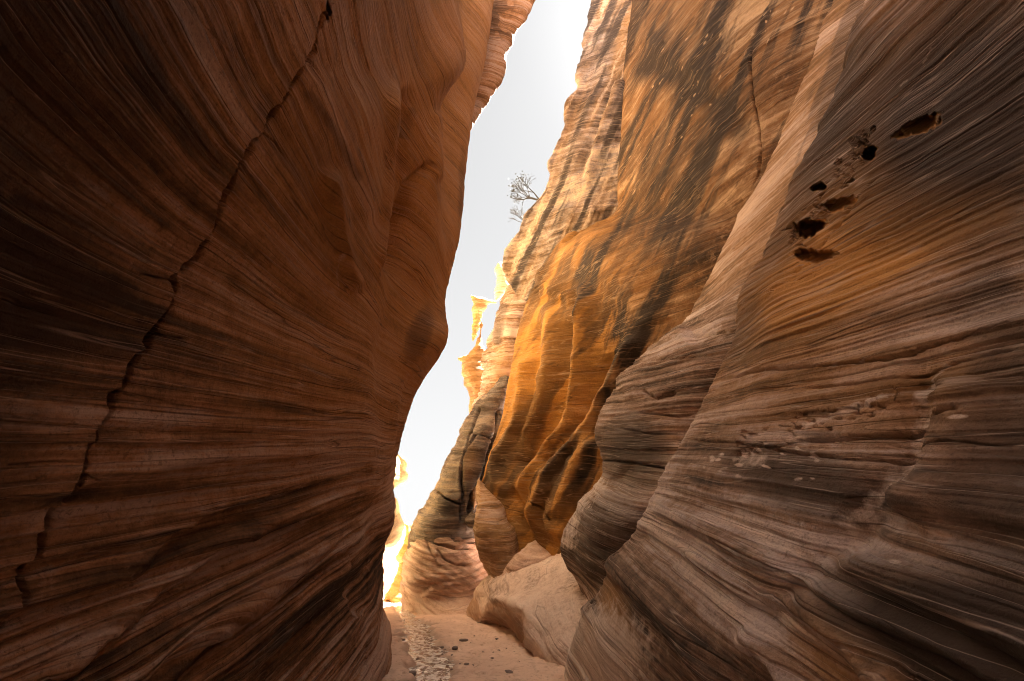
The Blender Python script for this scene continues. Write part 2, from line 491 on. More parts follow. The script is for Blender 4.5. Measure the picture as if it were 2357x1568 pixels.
CRACK = [(755,-20),(748,15),(728,75),(722,118),(712,128),(690,160),(664,205),(645,240),(612,285),(604,305),(578,328),(576,342),(545,380),(528,420),(520,441),(508,480),(498,520),(488,548),(470,572),(462,595),(440,612),(415,625),(403,640),(407,662),(395,700),(378,722),(356,765),(330,805),(305,825),(292,840),(285,865),(268,895),(250,915),(245,945),(225,975),(212,1005),(195,1040),(183,1085),(165,1115),(148,1135),(140,1160),(120,1200),(108,1225),(80,1285),(60,1310),(45,1365),(30,1395),(15,1430),(0,1450),(-40,1520)]
def f_left(qx, qy, S):
    near = (S[..., 1] < 9)
    d, s, p = pdist(qx, qy, CRACK)
    disp = 0 * qx
    # flutes and fold lines on the right part of the wall
    disp += ridge(qx, qy, [(715,150),(770,300),(830,400),(860,520)], 30, .04)
    disp += ridge(qx, qy, [(745,380),(775,520),(790,600),(815,680)], 26, .09, 9)
    disp += ridge(qx, qy, [(900,170),(898,300),(890,400),(884,520),(875,640)], 16, .09, 8)
    disp -= ridge(qx, qy, [(935,190),(920,330),(905,500),(893,620)], 16, .10)
    disp -= ridge(qx, qy, [(1000,370),(940,430),(905,540),(888,640)], 12, .12)
    disp += ridge(qx, qy, [(1005,250),(1003,330),(1010,420)], 10, .07)
    disp -= ridge(qx, qy, [(810,1235),(805,1290),(822,1360),(838,1420)], 12, .1)
    disp += ridge(qx, qy, [(0,1180),(250,1090),(500,1050),(800,1040)], 26, .03, 10)
    disp += ridge(qx, qy, [(250,1330),(450,1180),(650,1120),(840,1080)], 30, .05, 10)
    disp += ridge(qx, qy, [(100,1568),(350,1350),(600,1200),(830,1140)], 30, .06, 12)
    disp += ridge(qx, qy, [(300,1600),(500,1430),(700,1270),(800,1200)], 26, .06, 12)
    disp += ridge(qx, qy, [(520,1600),(640,1470),(760,1340),(810,1290)], 22, .05, 10)
    disp -= ridge(qx, qy, [(0,700),(200,735),(420,790)], 30, .02)
    # beds stop at the joint: small throw across it
    wn_ = np.exp(-(d / 40) ** 2)
    disp += np.where(s > 0, .022, -.006) * wn_ * near
    wd = 2.6 + np.interp(p, [0, .12, .7, .8, 1], [4, 0, 0, 2.5, 2]) + 5.5 * np.abs(vnoise(np.stack([p * 34, p * 0, p * 0], -1), 7)) ** 1.5 + 1.6 * np.abs(vnoise(np.stack([p * 150, p * 0, (s > 0) * 3.3], -1), 8))
    wd = wd * np.interp(p, [0, .25, .5, .75, 1], [.9, 1.2, 1.1, 1.2, 1.1])
    crack = np.interp(p, [0, .18, .3, .86, 1.0], [.13, .15, .26, .26, .2]) * np.exp(-(d / (wd * 1.1)) ** 4) * near
    d2, s2, p2 = pdist(qx, qy, [(420,-20),(470,60),(520,110),(560,150)])
    crack = crack + .005 * np.exp(-(d2 / 1.8) ** 2) * ends(p2)
    d3, s3, p3 = pdist(qx, qy, [(0,1070),(90,1062),(180,1060)])
    crack = crack + .02 * np.exp(-(d3 / 2) ** 2) * ends(p3)
    for br in ([(604,300),(640,330),(662,372)], [(403,650),(360,640),(320,628)], [(292,840),(330,850),(380,850)], [(183,1085),(215,1100),(262,1106)], [(712,128),(735,170),(742,215)], [(356,765),(385,775),(440,780)]):
        db, sb, pb = pdist(qx, qy, br); crack = crack + .03 * np.exp(-(db / 1.7) ** 2) * smooth(1 - pb, 0, .5) * near
    low = smooth(qy, 850, 1250)
    amp = .30 + 1.0 * low
    amp = np.where(qx > 850, amp * .6, amp)
    bl = lambda poly, w, a: a * ridge(qx, qy, poly, w, 1, w * .6)
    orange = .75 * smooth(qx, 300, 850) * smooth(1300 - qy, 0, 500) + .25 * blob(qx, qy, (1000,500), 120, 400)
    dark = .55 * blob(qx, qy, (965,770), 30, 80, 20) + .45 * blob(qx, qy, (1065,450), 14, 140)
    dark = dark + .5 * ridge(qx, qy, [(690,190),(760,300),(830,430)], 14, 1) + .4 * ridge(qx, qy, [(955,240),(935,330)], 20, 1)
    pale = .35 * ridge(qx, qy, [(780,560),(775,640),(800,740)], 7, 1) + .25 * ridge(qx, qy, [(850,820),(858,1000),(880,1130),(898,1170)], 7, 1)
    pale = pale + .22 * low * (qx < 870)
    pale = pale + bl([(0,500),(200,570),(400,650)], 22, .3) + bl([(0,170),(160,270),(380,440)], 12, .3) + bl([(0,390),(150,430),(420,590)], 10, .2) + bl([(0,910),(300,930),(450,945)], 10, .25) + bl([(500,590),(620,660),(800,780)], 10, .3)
    dark = dark + .85 * (1 - smooth(qx + .35 * qy, 0, 800)) + .3 * bl([(0,450),(200,520),(380,610)], 20, 1) + .45 * blob(qx, qy, (60,760), 200, 50, 8) + .3 * blob(qx, qy, (100,640), 260, 30, 15)  # gradient from the left edge is vignette shade painted into the colour
    return dict(disp=disp, crack=crack, bedamp=amp, orange=orange, dark=dark, pale=pale)
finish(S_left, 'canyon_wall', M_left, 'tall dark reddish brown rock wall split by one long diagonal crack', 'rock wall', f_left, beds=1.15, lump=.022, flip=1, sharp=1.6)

# rim rock above the left wall
rows = []
for y, xr in ((-90,1275),(-40,1250),(0,1232),(60,1200),(100,1178),(130,1160),(180,1160),(220,1135),(260,1105),(290,1085),(330,1074),(420,1068)):
    e = D(xr, y, 9.3)
    rows.append([D(xr-230, y, 9.6), D(xr-130, y, 9.0), D(xr-70, y, 8.9), D(xr-25, y, 9.0), e, W(e[0]-.7, e[1]+.5, e[2]), W(e[0]-3, e[1]+1.5, e[2]+.2), W(e[0]-14, e[1]+3, e[2]+.2)])
rows = [[W(p[0]-12, p[1]+2, p[2]+.3) for p in rows[0]]] + rows
def f_rim(qx, qy, S):
    n = fbm(S * 1.1, 3, 5)
    return dict(disp=.16 * n, orange=.25 + 0 * qx, dark=.5 * (n > .1) * blob(qx, qy, (1150,40), 60, 60), bedamp=1.5)
finish(net(rows), 'rim_rock', M_left, 'broken orange rim rock at the top of the dark wall beside the sky', 'rock', f_rim, beds=.25, lump=.04, sharp=2)

# ================================================================== RIGHT, NEAREST WALL
R1 = [(-260,2120,3.2),(0,1990,3.4),(100,1962,3.45),(150,1945,3.5),(290,1880,3.7),(450,1802,4.0),(560,1770,4.2),(680,1712,4.4),(760,1690,4.6),(880,1640,4.9),(1000,1578,5.2),(1090,1530,5.4),(1130,1507,5.5),(1170,1490,5.6),(1240,1462,5.9),(1310,1395,6.3),(1365,1382,6.5),(1410,1343,6.8),(1485,1315,7.2),(1568,1300,7.5)]
XR = [(-260,3.7),(0,3.25),(400,2.65),(784,2.1),(1100,1.85),(1300,1.72),(1568,1.62)]
rows = []
for y, x, Y in R1:
    x += 7 * math.sin(y * .045) + 4 * math.sin(y * .11 + 1)
    s = D(x, y, Y)
    Xr = lerp_tab(XR, y)[0]
    e = LX(2357, y, Xr)
    h1 = W(s[0] + .22, s[1] + .35, s[2]); h2 = W(s[0] + 1.1, s[1] + .9, s[2]); h3 = W(s[0] + 9, s[1] + 1.0, s[2])
    t = (.03, .1, .22, .36, .5, .64, .78, .9)
    bul = (.985, .975, .98, .985, 1.0, 1.0, 1.0, 1.0)
    mid = []
    for tt, b in zip(t, bul):
        xx = x + (2357 - x) * tt
        p = plan(xx, y, s, e)
        mid.append(D(xx, y, p[1] * b))
    f_ = LX(3000, y, Xr - .05)
    rows.append([h3, h2, h1, s] + mid + [e, f_, W(1.45 + .25 * max(0, e[2] - 1), -.8, f_[2]), W(1.25 + .2 * max(0, e[2] - 1), -3.5, f_[2]), W(.5, -9, f_[2])])
rows.append([W(p[0], p[1], -.4) for p in rows[-1]])
rows = above(rows[0], lambda p: 9.5 + 7 * max(0, min(1, (3.2 - p[1]) / 1.5)), 1.2, 30) + rows  # unseen rim raised beside and behind the camera to keep the sun off
S_r1 = net(rows, step=2.4)
def f_r1(qx, qy, S):
    ok = S[..., 1] > .2
    disp = 0 * qx
    # ledges: line traced along the lip, undercut below
    def ledge(poly, up, dn, a):
        d, s, p = pdist(qx, qy, poly)
        below = s > 0
        return a * np.where(below, np.exp(-(d / dn) ** 2), np.exp(-(d / up) ** 2)) * ends(p, .07)
    disp += ledge([(1480,1190),(1500,1172),(1600,1215),(1720,1290),(1850,1335),(2000,1420),(2200,1500),(2450,1640)], 30, 9, .07)
    disp += ledge([(1388,1325),(1405,1305),(1480,1375),(1560,1470),(1650,1600)], 40, 18, .08)
    disp += ledge([(1860,1320),(1885,1300),(1990,1320),(2150,1385),(2300,1450),(2500,1560)], 56, 20, .07)
    disp += ledge([(1765,1395),(1785,1370),(1870,1410),(1980,1490),(2080,1600)], 44, 16, .08)
    disp += ledge([(1720,1500),(1740,1480),(1800,1530),(1840,1600)], 30, 10, .08)
    disp += ledge([(1930,1195),(2000,1165),(2150,1175),(2300,1190),(2500,1230)], 60, 20, .05)
    disp += ledge([(1335,1420),(1350,1405),(1385,1450),(1410,1600)], 30, 16, .05)
    # curved hollow that runs down from the scar
    disp -= ridge(qx, qy, [(2140,800),(2110,880),(2085,1000),(2055,1070),(1990,1180),(1900,1280),(1800,1360),(1730,1440)], 60, .09, 40)
    disp += ridge(qx, qy, [(2230,860),(2200,1000),(2150,1120),(2080,1200)], 90, .08)
    disp += ridge(qx, qy, [(1850,640),(1780,860),(1700,1040),(1640,1180)], 60, .05)
    disp -= ridge(qx, qy, [(1560,1300),(1500,1240),(1470,1230)], 22, .03)
    # potholes and pits on the upper part
    hole = 0 * qx
    hole += pit(qx, qy, (2120,290), 58, 17, -28, .3) + pit(qx, qy, (1999,352), 23, 15, -24, .7)
    hole += pit(qx, qy, (1884,430), 15, 10, -10, .6) + pit(qx, qy, (1928,471), 38, 17, -14, .38)
    hole += pit(qx, qy, (1862,526), 40, 19, -20, 1.0) + pit(qx, qy, (1876,590), 44, 17, -4, .4)
    pm = np.clip(-hole / .12, 0, 1)
    rnd = random.Random(4)
    for k in range(70):
        t = rnd.random()
        cx = 1815 + 190 * t + rnd.uniform(-22, 22); cy = 560 - 250 * t + rnd.uniform(-26, 26)
        disp += pit(qx, qy, (cx, cy), rnd.uniform(3, 12), rnd.uniform(2, 6), rnd.uniform(-40, -10), rnd.uniform(.02, .07))
    # rough honeycomb patches
    hc = ridge(qx, qy, [(1690,1060),(1800,1010),(1900,960),(2020,930),(2080,900)], 26, 1)
    for k in range(60):
        t = rnd.random()
        cx = 1700 + 370 * t + rnd.uniform(-14, 14); cy = 1040 - 130 * t + rnd.uniform(-26, 26)
        disp += pit(qx, qy, (cx, cy), rnd.uniform(4, 11), rnd.uniform(2.5, 6), rnd.uniform(-30, 10), rnd.uniform(.01, .03))
    # open bedding cracks
    crack = 0 * qx
    for poly, w, a in (([(1640,880),(1760,860),(1900,845),(2050,830),(2150,800),(2357,745)], 3.5, .05),
                       ([(1850,900),(2000,880),(2120,855),(2230,830),(2357,800)], 2.5, .04),
                       ([(1560,1010),(1700,1025),(1850,1045),(1960,1058),(2060,1050),(2200,1032),(2357,1028)], 2.5, .035),
                       ([(1830,1015),(1950,1010),(2020,1005),(2090,985),(2150,965),(2250,950)], 6, .06),
                       ([(1500,1180),(1620,1235),(1760,1300),(1860,1345)], 2.5, .03),
                       ([(1700,700),(1850,640),(2000,560),(2150,480),(2357,380)], 2.5, .03),
                       ([(1760,700),(1900,560),(2000,420),(2150,340)], 2.5, .03)):
        d, s, p = pdist(qx, qy, poly)
        w_ = w * (.6 + .8 * np.abs(vnoise(np.stack([p * 25, p * 0, p * 0], -1), int(poly[0][0]))))
        crack = crack + a * np.exp(-(d / w_) ** 2) * ends(p, .1)
    mid = smooth(qy, 500, 900)
    grad = smooth(qx, 2050, 1600)
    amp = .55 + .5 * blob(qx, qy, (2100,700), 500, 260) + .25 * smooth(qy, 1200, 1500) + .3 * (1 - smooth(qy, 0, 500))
    dark = .75 * blob(qx, qy, (1850,1110), 180, 75, 15) + 1.0 * blob(qx, qy, (2230,240), 380, 240, -38, .7) + .7 * blob(qx, qy, (2360,1200), 150, 600, 0, .9) + .7 * blob(qx, qy, (2250,1490), 380, 120, 28, .8)  # blobs towards the right edge paint vignette shade into the rock colour
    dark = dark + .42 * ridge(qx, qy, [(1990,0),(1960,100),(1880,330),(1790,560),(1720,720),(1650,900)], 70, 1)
    dark = dark + .4 * ridge(qx, qy, [(2357,640),(2200,700),(2000,760)], 40, 1) + .45 * blob(qx, qy, (2200,1500), 280, 110, 28)  # bottom right blob deepens the painted corner shade
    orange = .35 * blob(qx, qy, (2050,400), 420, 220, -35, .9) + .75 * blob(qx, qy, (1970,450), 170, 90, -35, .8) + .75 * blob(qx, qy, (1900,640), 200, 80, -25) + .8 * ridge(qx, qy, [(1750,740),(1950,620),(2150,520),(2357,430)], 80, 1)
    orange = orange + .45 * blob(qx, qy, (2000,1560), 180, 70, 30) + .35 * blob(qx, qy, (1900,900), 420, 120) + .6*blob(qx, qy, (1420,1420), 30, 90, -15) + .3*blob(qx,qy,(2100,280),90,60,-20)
    pale = .42 * ridge(qx, qy, [(2120,860),(2085,1000),(2050,1080),(1980,1180),(1900,1270)], 42, 1)
    pale = pale + .5 * ridge(qx, qy, [(2185,830),(2130,880),(2080,910)], 12, 1) + .5 * ridge(qx, qy, [(2060,905),(2000,930),(1900,965),(1830,990)], 14, 1)
    pale = pale + .45 * blob(qx, qy, (1735,1060), 50, 28, 0) + .5 * blob(qx, qy, (2240,975), 26, 7, -12) + .5 * blob(qx, qy, (2075,1300), 20, 9, 10)
    pale = pale + .35 * ridge(qx, qy, [(2170,90),(2120,160),(2060,210)], 9, 1) + .2 * smooth(qy, 1250, 1500) * (qx < 1800)
    for k in range(26):
        cx, cy = rnd.uniform(1620, 1900), rnd.uniform(1020, 1110)
        pale = pale + .45 * blob(qx, qy, (cx, cy), rnd.uniform(4, 16), rnd.uniform(2, 6), rnd.uniform(-20, 20))
    foot = blob(qx, qy, (1370,1500), 110, 110, 0, .8)
    pale = pale + .5 * foot; dark = dark - .4 * foot; orange = orange + .18 * (1 - smooth(qy, 700, 1000))
    amp = amp * (1 - .93 * pm); orange = orange + .5 * pm; dark = dark * (1 - .5 * pm)  # orange inside the potholes paints their warm lit lips into the colour
    disp = disp * ok
    return dict(disp=disp, hole=-hole * ok, crack=crack * ok, bedamp=amp, orange=orange * ok, dark=dark * ok, pale=pale * ok)
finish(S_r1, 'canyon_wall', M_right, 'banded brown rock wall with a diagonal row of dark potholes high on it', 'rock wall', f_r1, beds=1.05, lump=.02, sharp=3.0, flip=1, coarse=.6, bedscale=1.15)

# ================================================================== UPPER / GOLDEN WALL (R3)
R3 = [(-60,1462,11.8,2078,4.75),(0,1456,12.0,2060,4.9),(150,1438,12.6,2000,5.2),(300,1430,13.4,1940,5.7),(420,1422,14.0,1880,6.3),(490,1416,14.5,1840,6.8),(545,1300,15.8,1800,7.1),(590,1262,16.5,1775,7.3),(640,1235,17.0,1745,7.7),(710,1206,17.2,1700,8.4),(790,1186,17.3,1640,9.2),(880,1171,17.4,1560,10.2),(980,1150,17.6,1500,11.0),(1080,1120,17.8,1480,11.4),(1140,1103,18.0,1470,11.6),(1200,1130,17.6,1450,11.6),(1260,1155,17.0,1440,11.6),(1330,1160,16.6,1430,11.6)]
def r3row(y): return lerp_tab(R3, y)
def R3Y(x, y):
    xl, Yl, xr, Yr = r3row(y)
    return plan(x, y, D(xl, y, Yl), D(xr, y, Yr))[1]
rows = []
for y, xl, Yl, xr, Yr in R3:
    s = D(xl, y, Yl); e = D(xr, y, Yr)
    row = [W(s[0] + 9, s[1] + 3.5, s[2]), W(s[0] + 1.5, s[1] + 1.8, s[2]), W(s[0] + .3, s[1] + .8, s[2]), s]
    for t in (.04, .12, .25, .4, .55, .7, .85):
        xx = xl + (xr - xl) * t
        p = plan(xx, y, s, e)
        row.append(D(xx, y, p[1] * (1 - .10 * math.sin(math.pi * min(1, t * 1.0)) * float(np.interp(y, [400, 950], [1, -.3])))))
    row += [e, W(e[0] + 6, e[1] - .5, e[2])]
    rows.append(row)
rows.append([W(p[0], p[1], -.4) for p in rows[-1]])
rows = above(rows[0], 0, .8, 30) + rows
S_r3 = net(rows, step=2.4)
def f_r3(qx, qy, S):
    disp = 0 * qx
    wob = fbm(np.stack([qx / 90, qy / 90, 0 * qx], -1), 3, 90)
    ux, uy = qx + 16 * wob, qy + 10 * wob
    R = lambda poly, w, a, w2=None: ridge(ux, uy, poly, w, a, w2)
    disp += R([(1465,70),(1520,120),(1600,160),(1680,220)], 40, .07, 24)
    disp -= R([(1470,130),(1540,170),(1620,210),(1700,290),(1740,340)], 34, .07)
    disp += R([(1345,540),(1380,600),(1440,660),(1500,760)], 40, .2)
    disp += R([(1230,640),(1260,660),(1330,690)], 24, .2, 16)
    disp += R([(1209,800),(1209,905),(1190,987),(1158,1050),(1151,1082),(1170,1158)], 13, .36, 16)
    disp += R([(1262,680),(1268,760),(1258,860),(1236,960),(1205,1040)], 15, .28, 18)
    disp -= R([(1235,720),(1234,820),(1222,920),(1190,1030)], 10, .2)
    disp += R([(1350,640),(1354,702),(1341,784),(1329,930),(1310,987),(1272,1044),(1234,1114),(1183,1152)], 18, .55, 14)
    disp -= R([(1315,720),(1305,800),(1296,880),(1272,960),(1250,1010),(1215,1070),(1190,1100)], 24, .5)
    disp += R([(1475,740),(1449,829),(1424,892),(1379,955),(1322,1044),(1284,1107),(1246,1177),(1240,1247)], 20, .5, 22)
    disp -= R([(1400,800),(1380,880),(1345,960),(1300,1030),(1255,1095)], 20, .3)
    disp += R([(1390,1000),(1367,1044),(1316,1126),(1284,1196),(1284,1253)], 16, .4, 20)
    disp -= R([(1345,1030),(1300,1100),(1265,1160),(1258,1230)], 9, .2)
    disp -= R([(1180,1120),(1200,1170),(1215,1230),(1200,1290)], 14, .25)
    disp += R([(1120,1110),(1150,1170),(1180,1230),(1195,1290)], 18, .25, 12)
    crack = 0 * qx
    for poly, w, a in (([(1733,95),(1725,150),(1738,250),(1752,350),(1745,400),(1730,440)], 2.0, .10),
                       ([(1228,1148),(1262,1175),(1290,1205)], 2, .15),
                       ([(1416,480),(1390,500),(1330,530),(1290,560)], 3, .25),
                       ([(1565,380),(1600,430),(1640,520)], 1.5, .03)):
        d, s, p = pdist(qx, qy, poly)
        crack = crack + a * np.exp(-(d / w) ** 2) * ends(p)
    # layered knob
    k = blob(qx, qy, (1270,665), 60, 34)
    amp = .35 + 3.0 * k
    amp = np.where(qy < 560, .4, amp)
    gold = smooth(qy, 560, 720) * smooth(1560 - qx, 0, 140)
    glow = blob(qx, qy, (1265,840), 120, 260, 14, .95)  # soft patch of warm bounced light, painted into the rock colour
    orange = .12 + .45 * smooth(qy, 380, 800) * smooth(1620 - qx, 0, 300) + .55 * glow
    # varnish streaks run down the face: noise stretched along their flow
    flow = np.stack([(qx + .45 * (qy - 400)) / 46.0, (qy - .25 * qx) / 420.0, 0 * qx], -1)
    st0 = fbm(flow, 4, 31, .6)
    st = .55 * fbm(flow * np.array([2.1, 1.2, 1.]), 4, 31, .6) + .45 * fbm(flow, 3, 35)
    lowr = smooth(qy, 420, 640)
    dark = lowr * .95 * smooth(st0, -.05, .3) + (1 - lowr) * .8 * smooth(st, -.06, .24)
    brk = .35 + 1.1 * smooth(fbm(np.stack([(ux + .45 * uy) / 22, uy / 120, 0 * ux], -1), 4, 12, .65), -.25, .25)
    dark = dark + brk * (.25 * blob(ux, uy, (1500,420), 110, 120, -20, .95) + .5 * blob(ux, uy, (1490,90), 70, 110, 10, .95)) + 0 + .6 * ridge(qx, qy, [(1480,120),(1560,170),(1650,240),(1720,330)], 34, 1)
    dark = dark + brk * (.35 * blob(ux, uy, (1440,700), 150, 140, 20, .9) + .8 * blob(ux, uy, (1300,930), 34, 130, 14, .8) + .6 * blob(ux, uy, (1390,830), 60, 120, 20, .9))
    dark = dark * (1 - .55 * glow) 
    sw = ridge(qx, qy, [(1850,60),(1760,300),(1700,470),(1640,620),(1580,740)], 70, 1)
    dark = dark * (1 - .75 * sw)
    low = smooth(qy, 1080, 1200)
    dark = dark * (1 - .5 * low)
    orange = orange * (1 - .5 * sw) + .3 * low
    pale = .3 * sw + .15 * low
    rnd = random.Random(9)
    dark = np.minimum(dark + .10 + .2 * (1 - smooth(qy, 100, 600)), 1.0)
    for kk in range(46):                       # flaked scars that line up with the beds
        t = rnd.random()
        cx = 1800 - 330 * t + rnd.uniform(-30, 30); cy = 20 + 300 * t * rnd.uniform(.3, 1.5)
        pale = pale + .5 * blob(qx, qy, (cx, cy), rnd.uniform(4, 13), rnd.uniform(1.2, 3), -58, .4)
    return dict(disp=disp, crack=crack, bedamp=amp, orange=orange, dark=dark, pale=pale)
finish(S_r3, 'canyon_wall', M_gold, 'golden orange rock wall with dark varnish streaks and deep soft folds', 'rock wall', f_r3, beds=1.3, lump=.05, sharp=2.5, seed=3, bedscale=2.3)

# ================================================================== MIDDLE BULGE (R2)
def r1s(y): return lerp_tab(R1, y)
R2 = [(-60,1872,None),(0,1858,None),(150,1815,None),(250,1785,None),(350,1753,None),(440,1718,None),(575,1658,None),(690,1608,None),(745,1572,9.0),(790,1530,8.9),(850,1462,9.1),(920,1403,9.3),(960,1380,9.4),(1000,1370,9.5),(1045,1386,9.5),(1100,1388,9.6),(1150,1346,9.8),(1210,1302,10.0),(1260,1290,10.1),(1300,1303,10.1),(1340,1328,10.0),(1400,1350,9.6),(1470,1370,9.0)]
rows = []
for y, x, Y in R2:
    if Y is None:
        Y = R3Y(x, y) * (1 - .05) + .25
    s = D(x, y, Y)
    xr, Yr = r1s(y)
    e = D(xr + 60, y, Yr + 1.1)
    h2 = W(s[0] + .35, s[1] + .5, s[2]); h3 = W(s[0] + 1.6, s[1] + 1.6, s[2]); h4 = W(s[0] + 7, s[1] + 2.5, s[2])
    row = [h4, h3, h2, s]
    xe = xr + 60
    for t in (.06, .18, .35, .55, .78):
        xx = x + (xe - x) * t
        p = plan(xx, y, s, e)
        row.append(D(xx, y, p[1] * (1 - (.06 if y > 700 else .03) * math.sin(math.pi * t ** .7))))
    row += [e, W(e[0] + 5, e[1] + .5, e[2])]
    rows.append(row)
rows.append([W(p[0], p[1], -.4) for p in rows[-1]])
rows = above(rows[0], 0, .8, 30) + rows
S_r2 = net(rows, step=2.4)
def f_r2(qx, qy, S):
    disp = 0 * qx
    disp -= ridge(qx, qy, [(1410,1090),(1450,1130),(1520,1150)], 46, .10)
    disp += ridge(qx, qy, [(1330,1200),(1400,1180),(1480,1200)], 60, .08)
    disp += ridge(qx, qy, [(1420,900),(1500,830),(1600,770)], 30, .15)
    crack = 0 * qx
    for poly, w, a in (([(1385,1060),(1450,1065),(1540,1080)], 2, .08), ([(1480,900),(1510,918),(1560,905)], 4, .12), ([(1530,790),(1620,770),(1700,760)], 2.5, .06),
                       ([(1470,950),(1560,960),(1600,955)], 2, .06), ([(1450,850),(1560,830),(1640,820)], 2.5, .06), ([(1420,985),(1500,1000),(1570,1000)], 2, .04)):
        d, s, p = pdist(qx, qy, poly); crack = crack + a * np.exp(-(d / w) ** 2) * ends(p)
    amp = .7 + 1.0 * blob(qx, qy, (1550,850), 170, 130)
    amp = np.where(qy < 640, .35, amp)
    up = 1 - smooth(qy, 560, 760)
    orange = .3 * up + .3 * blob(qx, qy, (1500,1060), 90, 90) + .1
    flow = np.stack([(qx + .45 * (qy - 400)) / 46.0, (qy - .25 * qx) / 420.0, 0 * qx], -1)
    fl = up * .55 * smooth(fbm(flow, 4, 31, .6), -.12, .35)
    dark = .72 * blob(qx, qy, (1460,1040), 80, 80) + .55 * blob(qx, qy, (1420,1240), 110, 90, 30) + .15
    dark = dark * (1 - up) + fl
    pale = .10 * up + .3 * blob(qx, qy, (1620,760), 90, 60) + .5 * ridge(qx, qy, [(1395,1080),(1350,1150),(1310,1210),(1300,1280)], 36, 1)
    return dict(disp=disp, crack=crack, bedamp=amp, orange=orange, dark=dark, pale=pale)
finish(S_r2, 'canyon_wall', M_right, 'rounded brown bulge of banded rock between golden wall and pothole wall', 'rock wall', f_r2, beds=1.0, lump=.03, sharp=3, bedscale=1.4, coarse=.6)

# ================================================================== SKYLINE WALL (R4)
R4 = [(-60,1370,13.0),(0,1362,13.2),(80,1347,13.4),(150,1332,13.7),(200,1331,13.9),(235,1311,14.1),(290,1301,14.6),(340,1278,15.1),(375,1263,15.6),(410,1259,16),(450,1240,16.6),(490,1212,17.4),(530,1196,18.2),(590,1166,19.6),(625,1160,20.2),(660,1180,20.6),(720,1190,21),(800,1185,21),(900,1180,21)]
rows = []
for y, x, Y in R4:
    s = D(x, y, Y)
    row = [W(s[0] + 9, s[1] + 5, s[2] + .4), W(s[0] + 2, s[1] + 2.5, s[2] + .1), W(s[0] + .4, s[1] + .8, s[2]), s]
    xr = 1560 if y < 480 else 1420
    for t, m in ((.08, .99), (.25, .96), (.45, .93), (.7, .91), (1., .90)):
        row.append(D(x + (xr - x) * t, y, Y * m))
    rows.append(row)
rows = above(rows[0], 0, .6, 40) + rows
def f_r4(qx, qy, S):
    n = fbm(S * np.array([.5, .5, .16]), 3, 21)
    rdg = fbm(np.stack([(qx + .42 * qy) / 26, qy / 300, 0 * qx], -1), 3, 77)
    disp = .16 * n + .20 * rdg + .08 * fbm(S * 1.4, 3, 4) 
    disp += ridge(qx, qy, [(1440,180),(1400,260),(1370,330),(1350,420)], 14, .4) - ridge(qx, qy, [(1420,150),(1390,240),(1360,320),(1330,420)], 12, .4)
    streak = fbm(np.stack([(qx + .45 * qy) / 17, (qy) / 260, 0 * qx], -1), 3, 55)
    dark = .9 * smooth(streak, -.05, .35)
    orange = .3 * smooth(-streak, -.1, .4) + .3 * blob(qx, qy, (1440,60), 40, 90)
    return dict(disp=disp, dark=dark, orange=orange, pale=.5 * smooth(-streak, .1, .5), bedamp=.45)
finish(net(rows, step=2.6), 'canyon_wall', M_grey, 'weathered grey and yellow streaked rock wall rising against the sky', 'rock wall', f_r4, beds=1.2, lump=.12, sharp=2.5, bedscale=2.4)

# ================================================================== closed rock pieces
def rock_tube(rows, name, mat, label, cat='rock', fields=None, power=2.4, nseg=None, beds=1.0, lump=.05, bedscale=1.2, step=2.6, group=None):
    """rows: (y, x_left, x_right, Y, half_depth); a closed stone that fills each span"""
    ys = [r[0] for r in rows]
    n = max(8, int((ys[-1] - ys[0]) / step))
    T = []
    nseg = nseg or int(np.clip(2 * max(r[2] - r[1] for r in rows) / step, 28, 260))
    th = np.linspace(0, 2 * np.pi, nseg, endpoint=False)
    c, s_ = np.cos(th), np.sin(th)
    ex = 2 / power
    cx = np.sign(c) * np.abs(c) ** ex; sx = np.sign(s_) * np.abs(s_) ** ex
    yy = np.linspace(ys[0], ys[-1], n)
    C = np.array(rows, float)
    vals = [np.interp(yy, ys, C[:, k]) for k in range(1, 5)]
    for y, xl, xr, Y, h in zip(yy, *vals):
        ring = []
        for a, b in zip(cx, sx):
            ring.append(D((xl + xr) / 2 + (xr - xl) / 2 * a, y, Y - h * b))
        T.append(ring)
    S = np.array(T)
    # closing caps: shrink first and last ring
    def cap(r, dz):
        m = r.mean(0); m = m + np.array([0, 0, dz])
        return [m + (r - m) * k for k in (.9, .6, .25, .02)]
    S = np.concatenate([np.array(cap(S[0], .12))[::-1], S, np.array(cap(S[-1], -.12))], 0)
    # wrap gradient-friendly
    P = np.concatenate([S[:, -3:], S, S[:, :3]], 1)
    N = normals(P)[:, 3:-3]
    m = S.mean((0, 1))
    fl = 1 if ((S - m) * N).sum() > 0 else -1
    N = N * fl
    qx, qy = toq(S)
    f = fields(qx, qy, S) if fields else {}
    s = strata(S, .06, 3)
    h = (.05 * layer1(s, .31 * bedscale, 1, 2.5) + .03 * layer1(s + .07, .118 * bedscale, 2, 2.5) + .015 * layer1(s, .047 * bedscale, 3, 2.5)) * beds * f.get('bedamp', 1)
    h = h + f.get('disp', 0) + lump * fbm(S * 1.3, 4, 61) + lump * .3 * fbm(S * 6, 3, 81)
    S = S + N * h[..., None]
    if 'crack' in f: S = S - N * f['crack'][..., None]
    hh, ww = S.shape[:2]; z = np.zeros((hh, ww))
    att = {'strat': s, 'vdark': z + f.get('dark', 0), 'vorange': z + f.get('orange', 0), 'vpale': z + f.get('pale', 0)}
    F = grid_faces(hh, ww, True)
    if fl < 0: F = F[:, ::-1]
    V = S.reshape(-1, 3)
    o = link_mesh(name, V, F, mat, att)
    return tag(o, label, cat, group)

